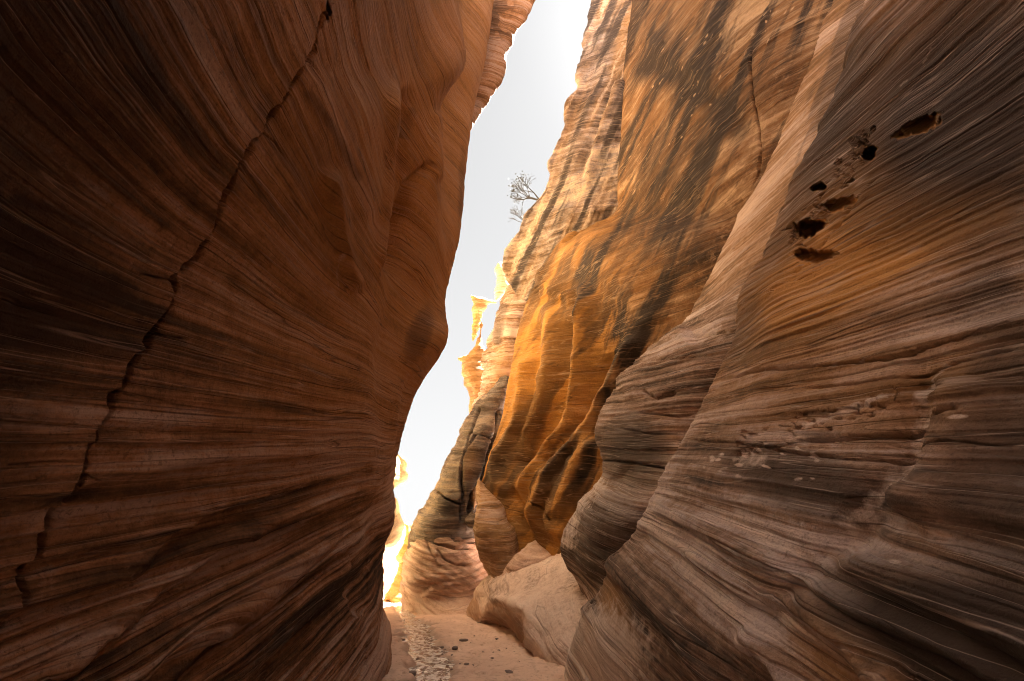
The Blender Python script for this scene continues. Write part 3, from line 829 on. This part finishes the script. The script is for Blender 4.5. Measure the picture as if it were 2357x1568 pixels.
# pinkish slab under the skyline wall
rock_tube([(590,1200,1222,22,.6),(600,1192,1226,22,.8),(660,1172,1240,22,1.2),(713,1150,1240,22,1.5),(763,1137,1230,22,1.6),(816,1119,1215,22,1.8),(870,1110,1200,22,2),(930,1092,1185,22,2),(1000,1080,1160,22,2)],
 'rock_slab', M_right, 'pinkish rock slab standing upright beside the golden wall below the skyline', 'rock slab',
 lambda qx, qy, S: dict(dark=.7 * ridge(qx, qy, [(1165,690),(1150,740),(1140,800)], 14, 1), orange=.2 + .4 * blob(qx, qy, (1160,860), 30, 60),
   disp=.2 * fbm(S * .8, 3, 3), crack=.2 * ridge(qx, qy, [(1213,600),(1219,640),(1214,680)], 3, 1)), beds=1.5, lump=.2)

# dark leaning slab with joints
def f_r5(qx, qy, S):
    crack = 0 * qx
    for poly, w, a in (([(1105,930),(1094,967),(1078,1020),(1066,1060),(1062,1110),(1066,1140),(1061,1200)], 2.4, .5),
                       ([(1150,940),(1143,967),(1128,1020),(1110,1068),(1095,1110),(1083,1140),(1083,1180)], 3.2, .7),
                       ([(1066,1056),(1100,1004),(1125,1012)], 1.6, .2), ([(998,1122),(1020,1145),(1060,1162)], 1.8, .3)):
        d, s, p = pdist(qx, qy, poly); crack = crack + a * np.exp(-(d / w) ** 2) * smooth(p, 0, .05)
    blk = blob(qx, qy, (1100,1060), 34, 100, 18, .25)
    return dict(crack=crack, disp=.25 * blk, dark=.45 + .45 * blob(qx, qy, (1030,1170), 30, 24, 20), orange=.5 * blob(qx, qy, (1080,1070), 14, 40, 15), bedamp=.8)
rock_tube([(868,1150,1176,20.2,.6),(890,1135,1176,20.2,1),(930,1092,1170,20.4,1.3),(967,1072,1165,20.4,1.5),(990,1060,1155,20.4,1.7),(1002,1060,1150,20.5,1.7),(1058,1028,1135,20.5,1.9),(1103,1007,1120,20.6,2),(1122,998,1118,20.6,2),(1187,960,1115,20.8,2.2),(1216,944,1115,20.9,2.3),(1246,940,1115,21,2.4),(1330,935,1115,21,2.4)],
 'rock_buttress', M_grey, 'dark grey leaning buttress with two open joints behind the layered mound', 'rock buttress', f_r5, beds=1.1, lump=.10, power=2.2)

# layered mound at the bend
def f_m(qx, qy, S):
    crack = 0 * qx
    for poly, w, a in (([(1003,1262),(1020,1285),(1050,1298),(1075,1300),(1085,1295)], 2.0, .35), ([(970,1228),(1000,1250),(1050,1262),(1098,1262)], 2.5, .35),
                       ([(1015,1215),(1040,1235),(1075,1248),(1098,1250)], 1.8, .25), ([(975,1225),(985,1260),(1000,1290),(1010,1320)], 1.5, .12)):
        d, s, p = pdist(qx, qy, poly); crack = crack + a * np.exp(-(d / w) ** 2) * ends(p)
    fan = np.sin(((qx - 1130) * .62 + (qy - 1200) * -1.0) / 3.1 + 1.6 * fbm(np.stack([qx / 60, qy / 60, 0 * qx], -1), 2, 8))
    disp = .035 * fan * blob(qx, qy, (985,1335), 90, 60) + ridge(qx, qy, [(930,1345),(985,1330),(1040,1325)], 10, .12) + ridge(qx, qy, [(970,1385),(1000,1355),(1045,1345)], 9, .15) - ridge(qx, qy, [(950,1375),(990,1345),(1040,1335)], 6, .1)
    dark = .75 * blob(qx, qy, (1020,1225), 70, 34) + .4 * (fan > .2) * (qy < 1350)
    return dict(crack=crack, disp=disp, dark=dark, orange=.15, pale=.25 * smooth(qy, 1290, 1370), bedamp=1.2)
rock_tube([(1199,1020,1050,20.5,.5),(1205,1000,1085,20.5,1.0),(1216,978,1100,20.5,1.6),(1246,948,1108,20.6,2.2),(1282,930,1118,20.8,2.6),(1310,926,1135,21,2.9),(1335,923,1150,21.2,3.2),(1375,924,1165,21.6,3.6),(1400,930,1170,21.6,4.2),(1425,935,1170,21.4,4.5)],
 'rock_mound', M_pale, 'low layered mound of pale swirled rock at the bend of the canyon', 'rock mound', f_m, beds=1.0, lump=.07, power=2.0, bedscale=.7)

# wedge blocks between the mound and the golden wall
rock_tube([(1105,1098,1108,17.6,.3),(1140,1096,1142,17.4,.7),(1180,1098,1162,17.2,1.0),(1220,1097,1180,17,1.2),(1260,1100,1193,16.9,1.3),(1300,1118,1205,16.8,1.3),(1345,1128,1215,16.8,1.3)],
 'rock_wedge', M_right, 'wedge shaped reddish block jammed between the mound and the golden wall', 'boulder',
 lambda qx, qy, S: dict(dark=.25, orange=.45, pale=.2 * blob(qx, qy, (1130,1240), 20, 60), disp=.15 * fbm(S * .8, 2, 77)), beds=.4, lump=.12, power=3.2)
rock_tube([(1120,1082,1096,19,.3),(1140,1080,1100,19,.4),(1165,1082,1100,19,.4),(1172,1084,1096,19,.3)],
 'chockstone', M_right, 'small round orange stone stuck in the joint above the layered mound', 'boulder', lambda qx, qy, S: dict(orange=.7), lump=.08, power=2.2)
rock_tube([(1176,1080,1094,18.8,.3),(1185,1076,1102,18.8,.5),(1200,1074,1106,18.8,.6),(1212,1078,1102,18.8,.4)],
 'chockstone', M_grey, 'small grey stone lodged under the orange chockstone', 'boulder', None, lump=.08, power=2.4)
rock_tube([(1257,1216,1250,15.6,.3),(1264,1206,1262,15.5,.6),(1275,1192,1272,15.4,.8),(1290,1174,1282,15.3,1),(1304,1163,1290,15.2,1),(1340,1150,1300,15.2,1)],
 'boulder', M_pale, 'pointed peach boulder at the foot of the golden wall', 'boulder', lambda qx, qy, S: dict(orange=.3, pale=.2), lump=.14, power=2.6)
rock_tube([(1290,1148,1156,18,.2),(1300,1140,1168,18,.5),(1315,1134,1180,18,.6),(1345,1130,1190,18,.6)],
 'boulder', M_right, 'small broken rusty rock in the hollow behind the sandy boulder', 'boulder', lambda qx, qy, S: dict(orange=.6), lump=.2, power=3)

# big sandy boulder in front
B = [ # y, [(x,Y)...]
 (1268, [(1225,17.0),(1250,16.4),(1275,16.0),(1300,15.2),(1330,13.5),(1400,11.8)]),
 (1282, [(1205,16.6),(1235,15.5),(1262,14.8),(1295,13.8),(1335,12.4),(1400,11.2)]),
 (1313, [(1150,16.8),(1185,15.0),(1230,13.6),(1280,12.4),(1330,11.4),(1400,10.4)]),
 (1340, [(1108,17.4),(1150,14.8),(1200,13.2),(1260,11.8),(1320,10.8),(1400,9.6)]),
 (1358, [(1094,17.4),(1130,14.9),(1190,12.6),(1250,11.1),(1310,10.2),(1400,9.2)]),
 (1380, [(1089,17.4),(1115,15.3),(1165,12.5),(1225,10.7),(1295,9.7),(1400,8.9)]),
 (1410, [(1075,18.0),(1110,14.9),(1160,12.2),(1222,10.2),(1290,9.2),(1400,8.5)]),
 (1432, [(1086,17.0),(1122,14.4),(1170,12.0),(1224,9.9),(1290,8.9),(1400,8.2)]),
 (1460, [(1126,14.6),(1150,13.2),(1185,11.8),(1226,9.7),(1290,8.6),(1400,8.0)]),
 (1490, [(1186,12.6),(1198,11.7),(1208,10.8),(1228,9.5),(1290,8.35),(1400,7.8)]),
 (1520, [(1200,10.6),(1210,10.1),(1222,9.7),(1245,9.1),(1295,8.2),(1400,7.7)]),
 (1560, [(1230,9.6),(1245,9.3),(1262,9.0),(1280,8.6),(1310,8.0),(1400,7.6)]),
]
rows = []
for y, ps in B:
    q = [D(x, y, Y) for x, Y in ps]
    s = q[0]
    rows.append([W(s[0] + 1.2, s[1] + 2.0, s[2] - .6), W(s[0] + .25, s[1] + .5, s[2])] + q + [W(q[-1][0] + 1.5, q[-1][1] + .5, q[-1][2])])
rows.append([W(p[0], p[1] - .1, min(p[2], 0) - .4) for p in rows[-1]])
rows = [[W(p[0] + .2, p[1] + 2, p[2] - .8) for p in rows[0]]] + rows
def f_b(qx, qy, S):
    disp = ridge(qx, qy, [(1120,1375),(1155,1385),(1200,1400),(1222,1420),(1222,1470),(1212,1500)], 14, .10, 8) - ridge(qx, qy, [(1105,1430),(1140,1450),(1180,1480)], 16, .25)
    disp += .1 * ridge(qx, qy, [(1225,1280),(1160,1340),(1120,1360)], 14, 1)
    under = blob(qx, qy, (1170,1440), 62, 36, 35, .35) + blob(qx, qy, (1088,1400), 14, 26, -20, .4)
    return dict(disp=disp, dark=.55 * under, orange=.9 * under, pale=.45 - .6 * under, bedamp=.35 + .4 * under)
finish(net(rows, step=2.4), 'sandy_boulder', M_pale, 'long smooth sand coated boulder with a rusty undercut face beside the stream path', 'boulder', f_b, beds=.9, lump=.07, sharp=2, bedscale=.6)

# ================================================================== sunlit rocks beyond the bend
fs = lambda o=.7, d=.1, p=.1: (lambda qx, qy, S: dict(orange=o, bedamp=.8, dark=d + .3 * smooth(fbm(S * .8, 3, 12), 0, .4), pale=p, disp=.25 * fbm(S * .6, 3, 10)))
FL = [(200,1060),(400,1052),(600,1030),(700,1012),(800,1010),(880,965),(960,925),(1020,896),(1035,902),(1052,918),(1070,932),(1085,933),(1095,940),(1108,936),(1118,916),(1130,899),(1142,888),(1152,908),(1165,915),(1185,920),(1200,928),(1213,932),(1225,926),(1240,922),(1252,910),(1260,880),(1275,850),(1340,846),(1400,846)]
SILL = [(y, LW[y][-1][0]) for y in sorted(LW)]
rows = []
for y, x in FL:
    Y = 24 if y > 500 else 20
    e = D(x, y, Y)
    xs_ = min(lerp_tab(SILL, y)[0], 1200) - 20
    a = D(xs_ - 70, y, 9.6); b = D(min(xs_ - 22, x), y, 14); c = D(min(xs_ - 8, x), y, 19)
    rows.append([a, b, c, e, W(e[0] - .5, e[1] + .6, e[2]), W(e[0] - 3, e[1] + 2, e[2]), W(e[0] - 14, e[1] + 3, e[2])])
rows.append([W(p[0], p[1], -.4) for p in rows[-1]])
rows = above(rows[0], 0, .2, -30) + rows  # wall body added out of sight to bounce sunlight; only its noses show
def f_fl(qx, qy, S):
    n = fbm(S * .8, 3, 12)
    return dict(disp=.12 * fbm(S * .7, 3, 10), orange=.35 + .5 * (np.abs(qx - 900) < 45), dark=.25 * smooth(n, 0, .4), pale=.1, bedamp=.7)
finish(net(rows, step=3.4), 'canyon_wall', M_sun, 'sunlit yellow rock wall, mostly hidden and added for bounce light, whose two noses stick out from behind the dark wall', 'rock wall', f_fl, beds=1.2, lump=.06)
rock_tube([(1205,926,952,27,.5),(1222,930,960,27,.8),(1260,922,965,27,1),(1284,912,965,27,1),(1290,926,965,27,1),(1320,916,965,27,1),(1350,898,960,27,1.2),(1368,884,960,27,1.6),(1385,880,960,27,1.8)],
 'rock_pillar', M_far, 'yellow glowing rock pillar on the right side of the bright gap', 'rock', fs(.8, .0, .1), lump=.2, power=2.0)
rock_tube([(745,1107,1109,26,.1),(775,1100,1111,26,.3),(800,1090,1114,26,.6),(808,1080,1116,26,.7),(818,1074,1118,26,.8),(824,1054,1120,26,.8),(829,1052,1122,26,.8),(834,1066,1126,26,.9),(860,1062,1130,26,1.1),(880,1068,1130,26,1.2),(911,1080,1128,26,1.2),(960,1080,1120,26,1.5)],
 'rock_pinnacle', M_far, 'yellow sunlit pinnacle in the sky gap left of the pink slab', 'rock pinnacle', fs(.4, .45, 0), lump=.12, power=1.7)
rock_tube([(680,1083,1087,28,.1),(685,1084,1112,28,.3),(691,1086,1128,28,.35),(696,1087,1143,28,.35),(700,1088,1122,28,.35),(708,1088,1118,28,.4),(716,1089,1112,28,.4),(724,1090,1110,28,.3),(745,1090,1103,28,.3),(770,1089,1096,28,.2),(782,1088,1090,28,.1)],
 'glare_cut_rock', M_far, 'small yellow patch of far rock above the sunlit pinnacle, its outline cut by glare', 'rock', fs(.4, .35, .0), lump=.05, power=1.7)  # shape follows the glare: washed out rest of this far rock is omitted
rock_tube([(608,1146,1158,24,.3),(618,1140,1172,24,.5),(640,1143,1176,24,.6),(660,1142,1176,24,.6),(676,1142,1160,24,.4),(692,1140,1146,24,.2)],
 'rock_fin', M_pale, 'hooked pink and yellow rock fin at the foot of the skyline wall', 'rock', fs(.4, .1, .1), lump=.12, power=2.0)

rows = []
for y in (1225, 1270, 1320, 1350, 1380):
    rows.append([D(740, y, 46), D(800, y, 44), D(850, y, 43), D(900, y, 43.5), D(950, y, 45), D(1010, y, 50)])
rows = [[W(p[0], p[1] + 6, p[2] + .2) for p in rows[0]]] + rows
finish(net(rows, step=4), 'canyon_wall', M_pale, 'distant pale cliff in full sun seen through the small bright gap', 'rock wall', lambda qx, qy, S: dict(pale=.5 + 0 * qx), beds=2, lump=.3, bedscale=3)

# ================================================================== GROUND
def stream_mid(Y):
    return np.interp(Y, [4, 6, 7.4, 8.6, 10, 12, 14, 17, 20, 26, 40], STX), np.interp(Y, [4, 6, 7.4, 8.6, 10, 12, 14, 17, 20, 26, 40], STW)
pts = [(992,1568,36),(994,1524,35),(970,1477,33),(960,1442,22),(945,1425,14),(932,1412,11),(915,1395,9),(898,1381,8),(885,1374,7)]
sy, sxx, sww = [], [], []
for x, y, w in pts:
    g = G(x, y); sy.append(g[1]); sxx.append(g[0]); sww.append(w / QF * g[1] / ray(x, y)[1])
sy = np.array([3.0, 5.0] + sy + [60]); sxx = np.array([-.95, -1.0] + sxx + [-11.]); sww = np.array([.22, .22] + sww + [.2])
def stream_d(P):
    c = np.interp(P[..., 1], sy, sxx); w = np.interp(P[..., 1], sy, sww)
    c = c + .05 * vnoise(np.stack([P[..., 1] * 1.3, 0 * c, 0 * c], -1), 5)
    w = w * (1 + .45 * vnoise(np.stack([P[..., 1] * 2.3, 0 * c, 0 * c + (P[..., 0] > c) * 5.5], -1), 6))
    return np.abs(P[..., 0] - c) / w, w
# one sheet to the horizon, fine near the camera
xs = np.concatenate([[-2000, -500, -120, -40, -14], np.linspace(-7, -3.6, 18), np.linspace(-3.5, 2.4, 240), np.linspace(2.6, 8, 16), [14, 40, 120, 500, 2000]])
ys = np.concatenate([[-2000, -400, -80, -20], np.linspace(-8, 5, 30), np.geomspace(5.2, 30, 330), [34, 42, 60, 120, 500, 2500]])
GX, GY = np.meshgrid(xs, ys)
Pg = np.stack([GX, GY, 0 * GX], -1)
inn = (np.abs(GX) < 7) & (GY < 31) & (GY > -8)
dd, ww_ = stream_d(Pg)
z = .05 * fbm(Pg * .5, 3, 2) + .026 * fbm(Pg * 2.2, 3, 3) + .022 * fbm(Pg * 7, 4, 4, .6) + .03
z = z + .07 * np.exp(-(GX + 1.9) ** 2 / .3)
foot = np.abs(fbm(Pg * np.array([4.5, 2.8, 1]), 2, 14)); z = z - .030 * smooth(.20 - foot, 0, .20)
ch = smooth(1.25 - dd, -.6, .5)
z = z * (1 - ch) + ch * (-.042 + .062 * fbm(Pg * np.array([7., 4, 1]), 3, 22))
z = np.where(inn, z, -.0)
Pg[..., 2] = z
def sand_mat():
    m = bpy.data.materials.new('wet_and_dry_sand'); m.use_nodes = True
    n, l = m.node_tree.nodes, m.node_tree.links
    bs = n['Principled BSDF']; geo = n.new('ShaderNodeNewGeometry')
    def noise(sc, det, ro=.6):
        x = n.new('ShaderNodeTexNoise'); x.inputs['Scale'].default_value = sc; x.inputs['Detail'].default_value = det; x.inputs['Roughness'].default_value = ro
        l.new(geo.outputs['Position'], x.inputs['Vector']); return x
    def ramp(s, a, b, c0, c1):
        x = n.new('ShaderNodeValToRGB'); l.new(s, x.inputs[0]); e = x.color_ramp.elements
        e[0].position = a; e[0].color = c0 + (1,); e[1].position = b; e[1].color = c1 + (1,); return x.outputs[0]
    def mx(f, a, b):
        x = n.new('ShaderNodeMixRGB'); 
        for k, v in enumerate((f, a, b)):
            if isinstance(v, tuple): x.inputs[k].default_value = v + (1,)
            elif isinstance(v, float): x.inputs[k].default_value = v
            else: l.new(v, x.inputs[k])
        return x.outputs[0]
    big = noise(1.3, 4); mid = noise(11, 5, .7); fine = noise(70, 4, .75)
    c = ramp(big.outputs[0], .35, .65, (.66, .465, .35), (.77, .57, .45))
    c = mx(ramp(mid.outputs[0], .52, .68, (0, 0, 0), (.55, .55, .55)), c, (.30, .17, .11))
    c = mx(ramp(fine.outputs[0], .58, .70, (0, 0, 0), (.6, .6, .6)), c, (.20, .12, .09))
    at = n.new('ShaderNodeAttribute'); at.attribute_name = 'wet'
    c = mx(at.outputs['Fac'], c, (.22, .125, .08))
    l.new(c, bs.inputs['Base Color'])
    rr = n.new('ShaderNodeMapRange'); l.new(at.outputs['Fac'], rr.inputs[0]); rr.inputs[3].default_value = .9; rr.inputs[4].default_value = .35
    l.new(rr.outputs[0], bs.inputs['Roughness'])
    b = n.new('ShaderNodeBump'); b.inputs['Distance'].default_value = .03; b.inputs['Strength'].default_value = .7
    ad = n.new('ShaderNodeMath'); ad.operation = 'ADD'; l.new(mid.outputs[0], ad.inputs[0]); l.new(fine.outputs[0], ad.inputs[1])
    l.new(ad.outputs[0], b.inputs['Height']); l.new(b.outputs[0], bs.inputs['Normal'])
    return m
wet = smooth(1.9 - dd, 0, .7) * inn
o = link_mesh('ground', Pg, grid_faces(*GX.shape)[:, ::-1], sand_mat(), {'wet': wet * .75})
tag(o, 'peach coloured sandy canyon floor with scattered grit', 'ground', kind='structure')

# the thin stream: a sheet of water 2 cm below the sand, seen where the bed is cut
def water_mat():
    m = bpy.data.materials.new('muddy_water'); m.use_nodes = True
    n, l = m.node_tree.nodes, m.node_tree.links
    bs = n['Principled BSDF']
    bs.inputs['Base Color'].default_value = (.17, .10, .06, 1); bs.inputs['Roughness'].default_value = .03; bs.inputs['IOR'].default_value = 1.33
    geo = n.new('ShaderNodeNewGeometry')
    mp = n.new('ShaderNodeMapping'); mp.inputs['Scale'].default_value = (1, .55, 1); l.new(geo.outputs['Position'], mp.inputs[0])
    t = n.new('ShaderNodeTexNoise'); t.inputs['Scale'].default_value = 13; t.inputs['Detail'].default_value = 4; t.inputs['Distortion'].default_value = 1.2
    l.new(mp.outputs[0], t.inputs['Vector'])
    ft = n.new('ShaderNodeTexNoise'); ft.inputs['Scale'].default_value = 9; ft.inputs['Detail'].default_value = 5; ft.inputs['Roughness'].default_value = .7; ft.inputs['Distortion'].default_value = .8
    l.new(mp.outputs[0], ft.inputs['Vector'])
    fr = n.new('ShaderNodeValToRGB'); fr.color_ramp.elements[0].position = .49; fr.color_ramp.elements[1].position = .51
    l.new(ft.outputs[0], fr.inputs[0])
    fm = n.new('ShaderNodeMixRGB'); fm.inputs[1].default_value = (.17, .11, .075, 1); fm.inputs[2].default_value = (.90, .86, .80, 1)  # pale patches paint sky glints on the ripples into the water colour
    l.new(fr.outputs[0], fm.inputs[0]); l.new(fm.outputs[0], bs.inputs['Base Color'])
    b = n.new('ShaderNodeBump'); b.inputs['Distance'].default_value = .02; b.inputs['Strength'].default_value = 1
    l.new(t.outputs[0], b.inputs['Height']); l.new(b.outputs[0], bs.inputs['Normal'])
    return m
NYW, NXW = 900, 44
yy = np.geomspace(4.5, 30, NYW); tt = np.linspace(-1.5, 1.5, NXW)
cc = np.interp(yy, sy, sxx); wwd = np.interp(yy, sy, sww)
Wt = np.stack([cc[:, None] + wwd[:, None] * tt[None], np.repeat(yy[:, None], NXW, 1), np.zeros((NYW, NXW))], -1)
Wt[..., 2] = -.002 + .010 * fbm(Wt * np.array([11, 8, 1]), 3, 70, .6) * smooth(fbm(Wt * np.array([2.5, 1.8, 1]), 2, 71), -.45, .1)
o = link_mesh('stream', Wt, grid_faces(NYW, NXW)[:, ::-1], water_mat())
tag(o, 'thin glittering stream of muddy water winding over the sand', 'stream', kind='structure')

# ================================================================== PEBBLES
def pebble_mesh(seed, flat):
    rnd = np.random.RandomState(seed)
    u, v = 14, 9
    V = []
    for i in range(v + 1):
        ph = math.pi * i / v
        for j in range(u):
            th = 2 * math.pi * j / u
            V.append((math.sin(ph) * math.cos(th), math.sin(ph) * math.sin(th) * .72, math.cos(ph) * flat))
    V = np.array(V)
    V = V / (np.sum(np.abs(V / np.array([1, .72, flat])) ** 3.2, 1) ** (1 / 3.2))[:, None].clip(.5)
    V = V * (1 + .22 * fbm(V * 1.7 + seed * 7, 3, seed))[:, None]
    return V, grid_faces(v + 1, u, True)[:, ::-1]
PEB = [  # x, y on the picture of the floor, size m, tone, label
 (944,1556,.13,'d','flat grey stone on the left sand bank nearest the foot of the wall'),
 (908,1554,.07,'p','small pale upright stone on the sand at the foot of the dark wall'),
]
M_peb = {'d': rock_mat('grey_stone', (.22,.17,.15), (.2,.15,.13), (.25,.2,.18), (.08,.06,.05), (.3,.2,.1), (.4,.3,.25), bump=.5),
         'p': rock_mat('pale_stone', (.5,.4,.32), (.45,.36,.3), (.4,.32,.28), (.2,.15,.1), (.4,.25,.1), (.55,.45,.38), bump=.5)}
def pebble(x, y, size, tone, name, label, cat, group, seed, flat=.5, rot=0, up=.25):
    V, F = pebble_mesh(seed, flat)
    z = np.zeros(len(V))
    ob = link_mesh(name, V * size * .5, F, M_peb[tone], {'strat': V[:, 2] * size, 'vdark': z, 'vorange': z, 'vpale': z})
    g = G(x, y, .03)
    ob.location = (g[0], g[1], .03 + size * flat * up)
    ob.rotation_euler = (0, 0, rot)
    return tag(ob, label, cat, group)
pebble(944,1555,.17,'d','stone','flat grey stone on the narrow sand strip left of the stream','stone',None,3,.4,.3)
pebble(909,1553,.09,'p','stone','small pale pointed stone beside the foot of the dark wall','stone',None,5,.9,.8)
pebble(1047,1494,.13,'d','stone','lone dark stone on the sand right of the stream','stone',None,8,.45,1.0)
pebble(1170,1550,.13,'d','stone','dark stone by the lower edge of the big sandy boulder','stone',None,9,.4,2.0)
pebble(1067,1475,.18,'d','stone','flat buried slab of grey stone in the open sand','stone',None,12,.25,.2)
rnd = random.Random(11)
protos = []
for k in range(52):
    if k < 24:
        i = rnd.randint(0, 7); a, b = pts[i], pts[i + 1]; t = rnd.random()
        y = a[1] + (b[1] - a[1]) * t; w = a[2] + (b[2] - a[2]) * t
        x = a[0] + (b[0] - a[0]) * t + rnd.choice((-1, 1)) * w * rnd.uniform(.85, 1.3); lab = ('dark pebble along the edge of the glittering stream', 'pebbles along the stream edge')
    else:
        y = rnd.uniform(1425, 1566); t = (y - 1425) / 141
        x = rnd.uniform(1000 + 45 * t, 1090 + 190 * t); lab = ('tiny dark pebble scattered on the open sand right of the stream', 'pebbles scattered on the sand')
    size = rnd.uniform(.018, .055) * (1 + .4 * (y < 1450))
    if k < 6:
        ob = pebble(x, y, size, 'd', 'pebble', lab[0], 'pebble', lab[1], 20 + k, .5, rnd.uniform(0, 6)); protos.append(ob)
    else:
        ob = protos[k % 6].copy(); SC.collection.objects.link(ob)
        g = G(x, y, .03); ob.location = (g[0], g[1], .035); ob.rotation_euler = (0, 0, rnd.uniform(0, 6))
        s = rnd.uniform(.7, 1.5); ob.scale = (s, s, s)
        tag(ob, lab[0], 'pebble', lab[1])

# ================================================================== SHRUBS on the rim
def plain_mat(name, col, rough=.8):
    m = bpy.data.materials.new(name); m.use_nodes = True
    n, l = m.node_tree.nodes, m.node_tree.links
    bs = n['Principled BSDF']; bs.inputs['Roughness'].default_value = rough
    t = n.new('ShaderNodeTexNoise'); t.inputs['Scale'].default_value = 6
    r = n.new('ShaderNodeValToRGB'); r.color_ramp.elements[0].color = tuple(c * .6 for c in col) + (1,); r.color_ramp.elements[1].color = tuple(min(1, c * 1.4) for c in col) + (1,)
    l.new(t.outputs[0], r.inputs[0]); l.new(r.outputs[0], bs.inputs['Base Color'])
    return m
M_twig = plain_mat('grey_twig', (.035, .03, .025)); M_leaf = plain_mat('dusty_leaf', (.035, .04, .025))
def tube_between(V, F, a, b, ra, rb, n=5):
    a, b = np.array(a), np.array(b); d = b - a; d = d / (np.linalg.norm(d) + 1e-9)
    u = np.cross(d, [0.3, 1, .2]); u /= np.linalg.norm(u); v = np.cross(d, u)
    k = len(V)
    for p, r in ((a, ra), (b, rb)):
        for j in range(n):
            t = 2 * math.pi * j / n; V.append(p + r * (u * math.cos(t) + v * math.sin(t)))
    for j in range(n):
        F.append((k + j, k + (j + 1) % n, k + n + (j + 1) % n, k + n + j))
def shrub(base, target, size, seed, label, nleaf=160):
    rnd = random.Random(seed)
    root = bpy.data.objects.new('shrub', None); SC.collection.objects.link(root); root.location = base
    tag(root, label, 'shrub')
    V, F, LV, LF = [], [], [], []
    tips = []
    def grow(p, d, L, r, dep):
        q = p + d * L
        tube_between(V, F, p, q, r, r * .65)
        if dep == 0: tips.append(q); return
        for k in range(rnd.choice((2, 3))):
            e = d + np.array([rnd.uniform(-.75, .75), rnd.uniform(-.75, .75), rnd.uniform(-.45, .6)]); e /= np.linalg.norm(e)
            grow(q, e, L * rnd.uniform(.6, .85), r * .6, dep - 1)
            if dep <= 2: tips.append(q)
    d0 = np.array(target, float) - np.array(base, float); d0 /= np.linalg.norm(d0)
    for k in range(4):
        e = d0 + np.array([rnd.uniform(-.5, .5), rnd.uniform(-.5, .5), rnd.uniform(-.4, .5)]); e /= np.linalg.norm(e)
        grow(np.zeros(3), e, size * .3, .022 * size, 4)
    for k in range(nleaf):
        t = rnd.choice(tips) + np.array([rnd.gauss(0, .05 * size) for _ in range(3)])
        u = np.array([rnd.gauss(0, 1) for _ in range(3)]); u /= np.linalg.norm(u)
        w = np.cross(u, [rnd.gauss(0, 1) for _ in range(3)]); w /= np.linalg.norm(w)
        a = rnd.uniform(.018, .035) * size
        i = len(LV); LV += [t - u * a, t + w * a * .6, t + u * a, t - w * a * .6]; LF.append((i, i+1, i+2, i+3))
    link_mesh('branches', V, F, M_twig, parent=root)
    link_mesh('foliage', LV, LF, M_leaf, parent=root, smooth_on=False)
shrub(D(1243, 462, 16.9), D(1205, 440, 16.8), 1.9, 3, 'sparse leafless looking shrub leaning out from the rim against the sky')
shrub(D(1212, 512, 17.9), D(1190, 495, 17.8), 1.2, 8, 'smaller thin shrub just below the sparse one on the rim', 80)
